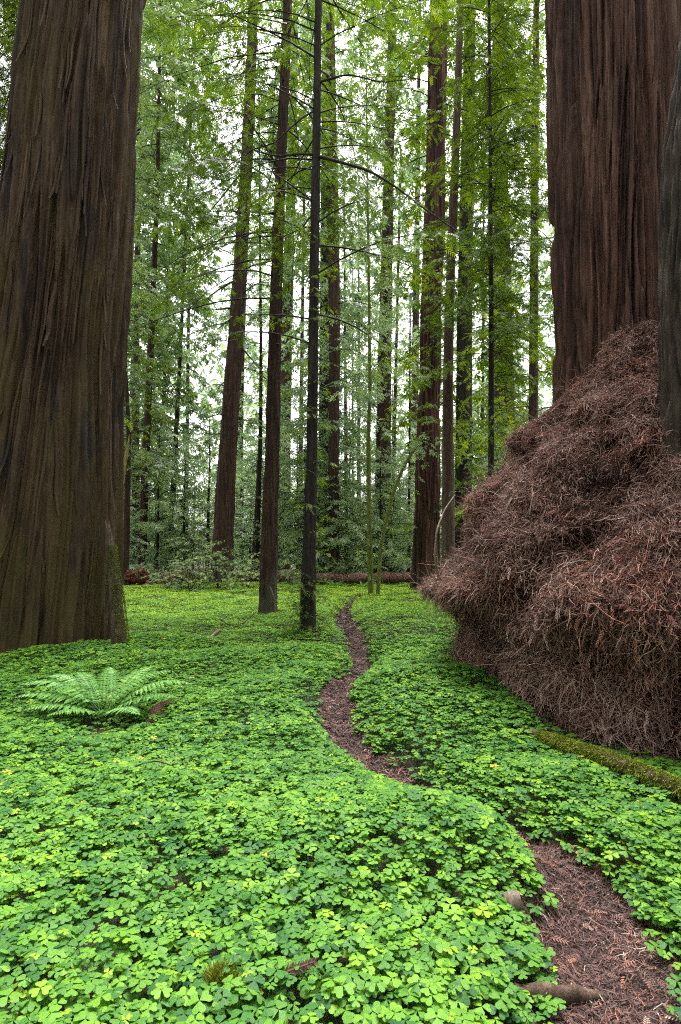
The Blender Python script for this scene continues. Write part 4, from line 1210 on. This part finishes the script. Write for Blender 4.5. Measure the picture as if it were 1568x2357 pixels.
bush(505, 1362, 2.1, 2.0, 'tallest pale green bush at the foot of the leaning reddish trunk', 301)
bush(440, 1366, 1.3, 1.7, 'low pale bush left of the leaning reddish trunk', 302, .5)
bush(565, 1362, 1.5, 1.6, 'pale bush right of the leaning reddish trunk, before the slender brown one', 303, .6)
bush(390, 1360, 1.0, 1.6, 'low sprawling bush beside the broken red root end', 304, .5)
bush(300, 1352, .8, .8, 'small glossy shrub growing before the rotten red root end', 305, .75, lm='broad')
bush(950, 1345, 1.6, 1.0, 'thin leafy shrub left of the fluted trunk foot', 306, .5)
bush(1010, 1335, 2.4, 1.3, 'leafy shrub growing between the fluted trunk and the mound', 307, .65)
bush(668, 1352, .8, 1.2, 'pale bush between the two slim near redwoods by the log', 308, .5)
bush(470, 1348, 2.4, 2.2, 'tall pale bush behind the leaning reddish trunk', 309, .6)


# ------------------------------------------------------------------ ground cover of sorrel
def leaf_tmpl(half, tris, fold, droop):
    V, Fc = [], []
    for k in range(3):
        a = 2 * math.pi * k / 3
        c, s = math.cos(a), math.sin(a)
        for sg in (1, -1):
            b = len(V)
            for (x, y) in half:
                zz = -fold * abs(y) - droop * x * x
                V.append((x * c - sg * y * s, x * s + sg * y * c, zz))
            for t in tris:
                Fc.append([b + q for q in (t if sg > 0 else t[::-1])])
    return np.array(V, float), np.array(Fc)


LEAF0 = leaf_tmpl([(.02, 0), (.48, 0), (.85, 0), (.28, .25), (.56, .53), (.82, .58), (1.01, .40), (1.0, .17)],
                  [(0, 1, 3), (1, 4, 3), (1, 5, 4), (1, 6, 5), (1, 7, 6), (1, 2, 7)], .10, .10)
LEAF0b = leaf_tmpl([(.02, 0), (.48, 0), (.85, 0), (.28, .22), (.56, .46), (.82, .5), (1.01, .36), (1.0, .15)],
                   [(0, 1, 3), (1, 4, 3), (1, 5, 4), (1, 6, 5), (1, 7, 6), (1, 2, 7)], .38, .28)
LEAF1 = leaf_tmpl([(.02, 0), (.86, 0), (.58, .54), (1.0, .34)], [(0, 1, 2), (1, 3, 2)], .12, .12)
LEAF2 = leaf_tmpl([(.0, 0), (.95, 0), (.72, .54)], [(0, 1, 2)], .12, .12)
MC = (3.62, 6.5)


def clover_points(y0, y1, dens, g, half=.60, pad=.9):
    area = half * (y1 ** 2 - y0 ** 2) + 2 * pad * (y1 - y0)
    n = int(area * dens)
    y = g.uniform(y0, y1, n * 2); x = g.uniform(-1, 1, n * 2) * (half * y1 + pad)
    k = np.abs(x) < half * y + pad
    x, y = x[k][:n], y[k][:n]
    d, hw = pathdist(x, y)
    edge = d - hw * (1 + .35 * perlin(x * 5, y * 5, 256, 40))
    ok = edge > g.normal(0.015, .025, len(x))
    # stragglers
    ph = np.arctan2(y - MC[1], x - MC[0])
    pm, _ = mound_pt(ph, np.zeros_like(x) + .05)
    rm = np.hypot(pm[:, 0] - 3.62, pm[:, 1] - 6.51); rr = np.hypot(x - 3.62, y - 6.51)
    apron = np.clip((rr - rm) / np.where((x > 1.55) & (y < 5.4), 1.05, .12), 0, 1)
    ok &= (rr > rm - .02) & (g.random(len(x)) < .10 + .9 * apron)
    for A, Y in TREES:
        if Y < 30:
            ok &= np.hypot(x - A[0][0], y - A[0][1]) > A[0][3] * 1.15 + .10 * g.random(len(x))
    patch = perlin(x * 1.7, y * 1.7, 256, 41) + .6 * perlin(x * 4.5, y * 4.5, 256, 42)
    ok &= g.random(len(x)) < np.clip(1.15 + 1.1 * (patch + .12), .55, 1)
    hb = on_hole
    ok &= (np.hypot((x - hb[0]) / 1.5, y - hb[1] + .03) > .19) | (g.random(len(x)) < .2)
    x, y, edge, patch, apron = x[ok], y[ok], edge[ok], patch[ok], apron[ok]
    h = (.125 + .035 * perlin(x * 2.3, y * 2.3, 256, 43)) * g.uniform(.62, 1.12, len(x)) * (.45 + .55 * sstep(0, .16, edge)) * (.5 + .5 * apron)
    z = gz(x, y)
    return x, y, z, h, patch


on_hole = on_ground(262, 1695)
mb = MB()
g = np.random.default_rng(99)
for (y0, y1, dens, size, lods, stems) in ((1.0, 4.2, 1450, .0305, (LEAF0, LEAF0b), True), (4.2, 9, 1300, .0315, (LEAF1,), True), (9, 17, 800, .036, (LEAF2,), False), (17, 34, 330, .052, (LEAF2,), False)):
    x, y, z, h, patch = clover_points(y0, y1, dens, g)
    n = len(x)
    top = np.stack([x, y, z + h], 1)
    yaw = g.uniform(0, 2 * math.pi, n)
    N = nrm(np.stack([g.normal(0, .14, n), g.normal(-.03, .14, n), np.ones(n)], 1))
    X = np.stack([np.cos(yaw), np.sin(yaw), 0 * yaw], 1)
    X = nrm(X - N * (X * N).sum(1, keepdims=True))
    far_light = np.clip((y - 6) / 14, 0, 1)  # brighter light on distant clover, put into the leaf tint
    tint = np.clip(g.normal(.37, .14, n) + .10 * patch + .40 * far_light, 0.02, .90)
    yl = g.random(n)
    tint = np.where(yl < .03, g.uniform(.76, .90, n), tint)
    tint = np.where(yl > .998, 1.0, tint)
    s = size * g.uniform(.62, 1.22, n)
    young = yl < .05
    s = np.where(young, s * .75, s)
    which = (g.random(n) < (.9 if len(lods) > 1 else 2))
    for li, lod in enumerate(lods):
        k = which if li == 0 else ~which
        if k.any():
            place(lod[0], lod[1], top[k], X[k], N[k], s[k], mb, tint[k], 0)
    if stems:
        root = np.stack([x + g.normal(0, .018, n), y + g.normal(0, .018, n), z - .01], 1)
        mid = (root + top) / 2 + np.stack([g.normal(0, .008, n), g.normal(0, .008, n), .01 + 0 * x], 1)
        ribbons(mb, np.stack([root, mid, top], 1), .0022 if y0 < 4 else .003, np.clip(tint * .8, 0, .6), 0, np.stack([-x, -y, 0 * x], 1), g)
tag(mb.build('clover', M['clover'], smooth=True), kind='stuff')

# ------------------------------------------------------------------ needle litter on the path and under the mound
mb = MB()
g = np.random.default_rng(101)
def litter(n, y0, y1, w, L):
    q = g.uniform(0, 1, n)
    yy = g.uniform(y0, y1, n)
    seg = g.integers(0, len(PW) - 1, n * 6)
    t = g.random(n * 6)
    c = PW[seg] * (1 - t[:, None]) + PW[seg + 1] * t[:, None]
    k = (c[:, 1] > y0) & (c[:, 1] < y1)
    c = c[k][:n]; sgi = seg[k][:n]
    n = len(c)
    o = g.uniform(-1.35, 1.35, n) * c[:, 2]
    x = c[:, 0] + N2[sgi, 0] * o; y = c[:, 1] + N2[sgi, 1] * o
    a = g.uniform(0, 6.28, n)
    l = L * g.uniform(.4, 1.5, n)
    d = np.stack([np.cos(a), np.sin(a)], 1) * l[:, None]
    cv = np.stack([-np.sin(a), np.cos(a)], 1) * (g.normal(0, .18, n) * l)[:, None]
    P = np.zeros((n, 4, 3))
    for k, t in enumerate((-.5, -.17, .17, .5)):
        P[:, k, :2] = np.stack([x, y], 1) + d * t + cv * (1 - 4 * t * t)
    P[..., 2] = gz(P[..., 0].ravel(), P[..., 1].ravel()).reshape(n, 4) + g.uniform(.004, .022, n)[:, None] + g.normal(0, .004, (n, 4))
    patch = perlin(x * 5, y * 5, 256, 50)
    ribbons(mb, P, w * g.uniform(.6, 1.5, n), np.clip(g.normal(.5, .22, n) + .25 * patch, 0, 1), 0, np.array([0, 0, 1.0]) + g.normal(0, .5, (n, 3)), g)
    return x, y
litter(17000, 1.2, 3.2, .0032, .055)
litter(9000, 3.0, 7.5, .006, .07)
litter(2600, 7.5, 17, .012, .10)
# feathery dead sprays on the path
for (n, y0, y1) in ((260, 1.2, 3.2), (160, 3.0, 6)):
    seg = g.integers(0, len(PW) - 1, n * 12); c = PW[seg]; k = (c[:, 1] > y0) & (c[:, 1] < y1); c = c[k][:n]; sgi = seg[k][:n]; m = len(c)
    o = g.uniform(-1.2, 1.2, m) * c[:, 2]
    p = np.stack([c[:, 0] + N2[sgi, 0] * o, c[:, 1] + N2[sgi, 1] * o + g.normal(0, .05, m), 0 * o], 1)
    p[:, 2] = gz(p[:, 0], p[:, 1]) + g.uniform(.014, .03, m)
    a = g.uniform(0, 6.28, m)
    place(SPRAY0[0], SPRAY0[1], p, np.stack([np.cos(a), np.sin(a), g.normal(0, .1, m)], 1), np.array([0, 0, 1.0]) + g.normal(0, .3, (m, 3)), g.uniform(.03, .085, m), mb, np.clip(g.normal(.66, .18, m), 0, .97), 0)
# apron of needles around the mound's foot
n = 14000
phi = g.uniform(R(150), R(320), n)
pm, _ = mound_pt(phi, np.full(n, .03))
r = np.abs(g.normal(0, .45, n))
x = pm[:, 0] + np.cos(phi) * r; y = pm[:, 1] + np.sin(phi) * r
a = g.uniform(0, 6.28, n); l = g.uniform(.04, .13, n)
P = np.stack([np.stack([x + np.cos(a) * l * t, y + np.sin(a) * l * t, gz(x, y) + .012 + g.uniform(0, .04, n)], 1) for t in (-.5, 0, .5)], 1)
ribbons(mb, P, g.uniform(.003, .007, n), np.clip(g.normal(.55, .2, n), 0, 1), 0, np.array([0, 0, 1.0]) + g.normal(0, .6, (n, 3)), g)
for A, Y in TREES:
    if Y < 27 and A[0][1] > 3:
        n = 500
        a = g.uniform(0, 6.28, n); r = A[0][3] * 1.05 + np.abs(g.normal(0, .22, n))
        x = A[0][0] + np.cos(a) * r; y = A[0][1] + np.sin(a) * r
        b = g.uniform(0, 6.28, n); l = g.uniform(.05, .2, n)
        P = np.stack([np.stack([x + np.cos(b) * l * t, y + np.sin(b) * l * t, gz(x, y) + .012 + .06 * np.exp(-(r - A[0][3]) * 9) + g.uniform(0, .05, n)], 1) for t in (-.5, 0, .5)], 1)
        ribbons(mb, P, g.uniform(.005, .012, n), np.clip(g.normal(.55, .2, n), 0, 1), 0, np.array([0, 0, 1.0]) + g.normal(0, .6, (n, 3)), g)
tag(mb.build('needle_litter', M['litter'], smooth=False), kind='stuff')

# ------------------------------------------------------------------ small things in the clover
q = on_ground
up = lambda p, h: p + np.array([0, 0, h])
stick('fallen_stick', [up(q(283, 1835), .14), up(q(320, 1822), .16), up(q(360, 1815), .165), up(q(408, 1822), .14)], .005, .004, 'twig', 'thin dark curved twig lying on the clover below the fern', 'stick')
stick('fallen_stick', [up(q(508, 1447), .16), up(q(530, 1458), .12), up(q(556, 1457), .14), up(q(588, 1436), .22)], .016, .006, 'twig', 'dark forked dead stick in the clover left of the slender brown redwood', 'stick', side=((.35, (.2, .1, .9), .12),))
stick('fallen_stick', [up(q(478, 1496), .05), up(q(488, 1484), .13), up(q(506, 1474), .17)], .03, .022, 'pale_wood', 'short pale broken stick poking from the clover left of the slim dark redwood', 'stick')
stick('dead_branch', [W(598, 1418, 12.6), W(612, 1408, 12.5), W(604, 1335, 12.6), W(622, 1350, 12.6), W(632, 1380, 12.6), W(634, 1402, 12.6), W(631, 1422, 12.6)][3:], .012, .014, 'pale_wood', 'curved pale dead branch hanging at the foot of the slender brown redwood', 'branch')
stick('fallen_stick', [up(q(1050, 1560), .15), up(q(1040, 1530), .25), up(q(1052, 1500), .3), up(q(1066, 1478), .28)], .004, .003, 'pale_wood', 'thin pale bent stem standing in the clover left of the mound', 'stick')
# wood chunk and root on the path
c = q(1168, 2105)
mb = MB(); tube(mb, resample(np.array([up(c, .03) + [-.05, .0, -.01], up(c, .045), up(c, .05) + [.055, -.005, .01]]), 9), np.array([.02, .036, .042, .043, .043, .042, .041, .039, .034]), 9, .5, 0, rough=.3, flat=.7, seed=6)
tag(mb.build('wood_chunk', M['pale_wood'], None, c), 'small split chunk of pale wood at the left edge of the path', 'wood')
c = [up(q(1015, 2318), .015), up(q(1110, 2322), .03), up(q(1210, 2316), .035), up(q(1330, 2304), .02), up(q(1420, 2296), -.01)]
mb = MB(); P = resample(np.array(c), 24); tube(mb, P, np.interp(np.linspace(0, 1, 24), [0, .3, .7, 1], [.022, .032, .034, .012]), 10, .5, 0, rough=.4, flat=.8, seed=8)
tag(mb.build('root', M['log_brown'], None, P[0]), 'bare brown root crossing the near end of the path', 'root')
c = q(505, 2345)
mb = MB()
PH, TH = np.meshgrid(np.linspace(0, 2 * math.pi, 24, endpoint=False), np.linspace(0, math.pi / 2, 9))
rr = 1 + .15 * perlin(PH / 6.2832 * 6, TH * 3, 6, 3)
V = np.stack([c[0] + .075 * np.cos(PH) * np.cos(TH) * rr, c[1] + .05 * np.sin(PH) * np.cos(TH) * rr, c[2] + .13 * np.sin(TH) * rr], -1)
i = np.arange(8)[:, None]; j = np.arange(24)[None]
mb.add(V.reshape(-1, 3), np.stack([i * 24 + j, i * 24 + (j + 1) % 24, (i + 1) * 24 + (j + 1) % 24, (i + 1) * 24 + j], -1).reshape(-1, 4), .35)
k = g.integers(0, V.size // 3, 5000); p0 = V.reshape(-1, 3)[k] + g.normal(0, .006, (5000, 3)); dd = nrm(p0 - c) + g.normal(0, .5, (5000, 3))
ribbons(mb, np.stack([p0, p0 + dd * .008, p0 + dd * .015], 1), .0028, g.normal(.75, .2, 5000), 0, None, g)
tag(mb.build('moss_clump', M['moss'], None, c), 'bright green moss cushion among the nearest clover leaves', 'moss')
c = up(q(688, 2330), .135)
mb = MB()
tube(mb, np.array([c + [-.05, -.01, -.01], c, c + [.055, .012, .012]]), [.004, .004, .002], 5, .55, 0)
t = np.linspace(0, 1, 22)
pc = (c + [-.045, -.01, -.01])[None] + t[:, None] * np.array([[.095, .02, .02]])
for s in (-1, 1):
    dd = nrm(np.array([[.5, s * .25, .75 if s > 0 else -.2]]) + g.normal(0, .1, (22, 3)))
    ribbons(mb, np.stack([pc, pc + dd * .014, pc + dd * .026 * (1 - .4 * t)[:, None]], 1), .005, g.normal(.68, .12, 22), 0, np.array([[0, -1.0, .3]]) + np.zeros((22, 3)), g)
tag(mb.build('dead_spray', M['litter'], None, c, smooth=False), 'brown dead needle spray lying on the nearest clover leaves', 'dead spray')
c = up(q(415, 1805), .13)
tq = thing('dead_leaf_sprig', c, 'orange dead leaf sprig lying on the clover beside the thin twig', 'dead leaves')
for k in range(14):
    mb = MB()
    p = c + g.normal(0, 1, (1, 3)) * np.array([.05, .05, .012])
    place(LEAF1[0][:4] * 1.0, np.array([[0, 1, 2], [1, 3, 2]]), p, g.normal(0, 1, (1, 3)), np.array([0, 0, 1.0]) + g.normal(0, .5, (1, 3)), g.uniform(.022, .045, 1), mb, g.uniform(.75, .95, 1), 0)
    mb.build('dead_leaf', M['litter'], tq, c, smooth=False)

# ------------------------------------------------------------------ haze
HAZE = 0.0
if HAZE:
    me = bpy.data.meshes.new('haze')
    x0, x1, y0, y1, z0, z1 = -330, 330, -130, 430, -3, 72
    me.from_pydata([(x0, y0, z0), (x1, y0, z0), (x1, y1, z0), (x0, y1, z0), (x0, y0, z1), (x1, y0, z1), (x1, y1, z1), (x0, y1, z1)], [],
                   [(0, 3, 2, 1), (4, 5, 6, 7), (0, 1, 5, 4), (1, 2, 6, 5), (2, 3, 7, 6), (3, 0, 4, 7)])
    hm = bpy.data.materials.new('haze_air'); hm.use_nodes = True
    nt = hm.node_tree; nt.nodes.clear()
    out = nt.nodes.new('ShaderNodeOutputMaterial'); v = nt.nodes.new('ShaderNodeVolumePrincipled')
    v.inputs['Color'].default_value = (0.95, 0.97, 0.95, 1); v.inputs['Density'].default_value = HAZE
    nt.links.new(v.outputs[0], out.inputs['Volume'])
    me.materials.append(hm)
    ho = bpy.data.objects.new('haze', me); C.objects.link(ho)
    tag(ho, kind='stuff')

# ------------------------------------------------------------------ light
w = bpy.data.worlds.new('World'); bpy.context.scene.world = w
w.use_nodes = True
nt = w.node_tree
bg = nt.nodes['Background']
sky = nt.nodes.new('ShaderNodeTexSky'); sky.sky_type = 'NISHITA'; sky.sun_disc = False
SUN_EL, SUN_AZ = 70, 20
sky.sun_elevation = R(SUN_EL); sky.sun_rotation = R(SUN_AZ)
sky.air_density = 1.0; sky.dust_density = 4.0
hs = nt.nodes.new('ShaderNodeHueSaturation'); hs.inputs['Saturation'].default_value = 0.12
nt.links.new(sky.outputs[0], hs.inputs['Color']); nt.links.new(hs.outputs[0], bg.inputs[0])
bg.inputs[1].default_value = 0.15
sl = bpy.data.lights.new('sun', 'SUN'); sl.energy = 1.4; sl.angle = R(25); sl.color = (1, .97, .92)
so = bpy.data.objects.new('sun', sl); C.objects.link(so)
so.rotation_euler = (R(90 - SUN_EL), 0, R(180 - SUN_AZ))

cam = bpy.data.cameras.new('camera')
cam.sensor_fit = 'HORIZONTAL'; cam.sensor_width = 24; cam.lens = 24 * F / 1568
cam.clip_start = 0.05; cam.clip_end = 1500
co = bpy.data.objects.new('camera', cam); C.objects.link(co)
co.location = (0, 0, CAMZ); co.rotation_euler = (math.pi / 2 + PITCH, 0, 0)
S = bpy.context.scene
S.camera = co
S.render.engine = 'CYCLES'
S.cycles.use_denoising = False
try: S.cycles.denoiser = 'OPENIMAGEDENOISE'
except Exception: pass
S.cycles.max_bounces = 6; S.cycles.diffuse_bounces = 3; S.cycles.glossy_bounces = 2; S.cycles.transmission_bounces = 4; S.cycles.volume_bounces = 1
S.cycles.filter_width = 1.15
S.cycles.use_adaptive_sampling = True; S.cycles.adaptive_threshold = 0.02
S.cycles.sample_clamp_indirect = 0.6; S.cycles.sample_clamp_direct = 1.0
S.view_settings.view_transform = 'Standard'
S.view_settings.look = 'None'
S.view_settings.exposure = 2.4
S.view_settings.gamma = 1
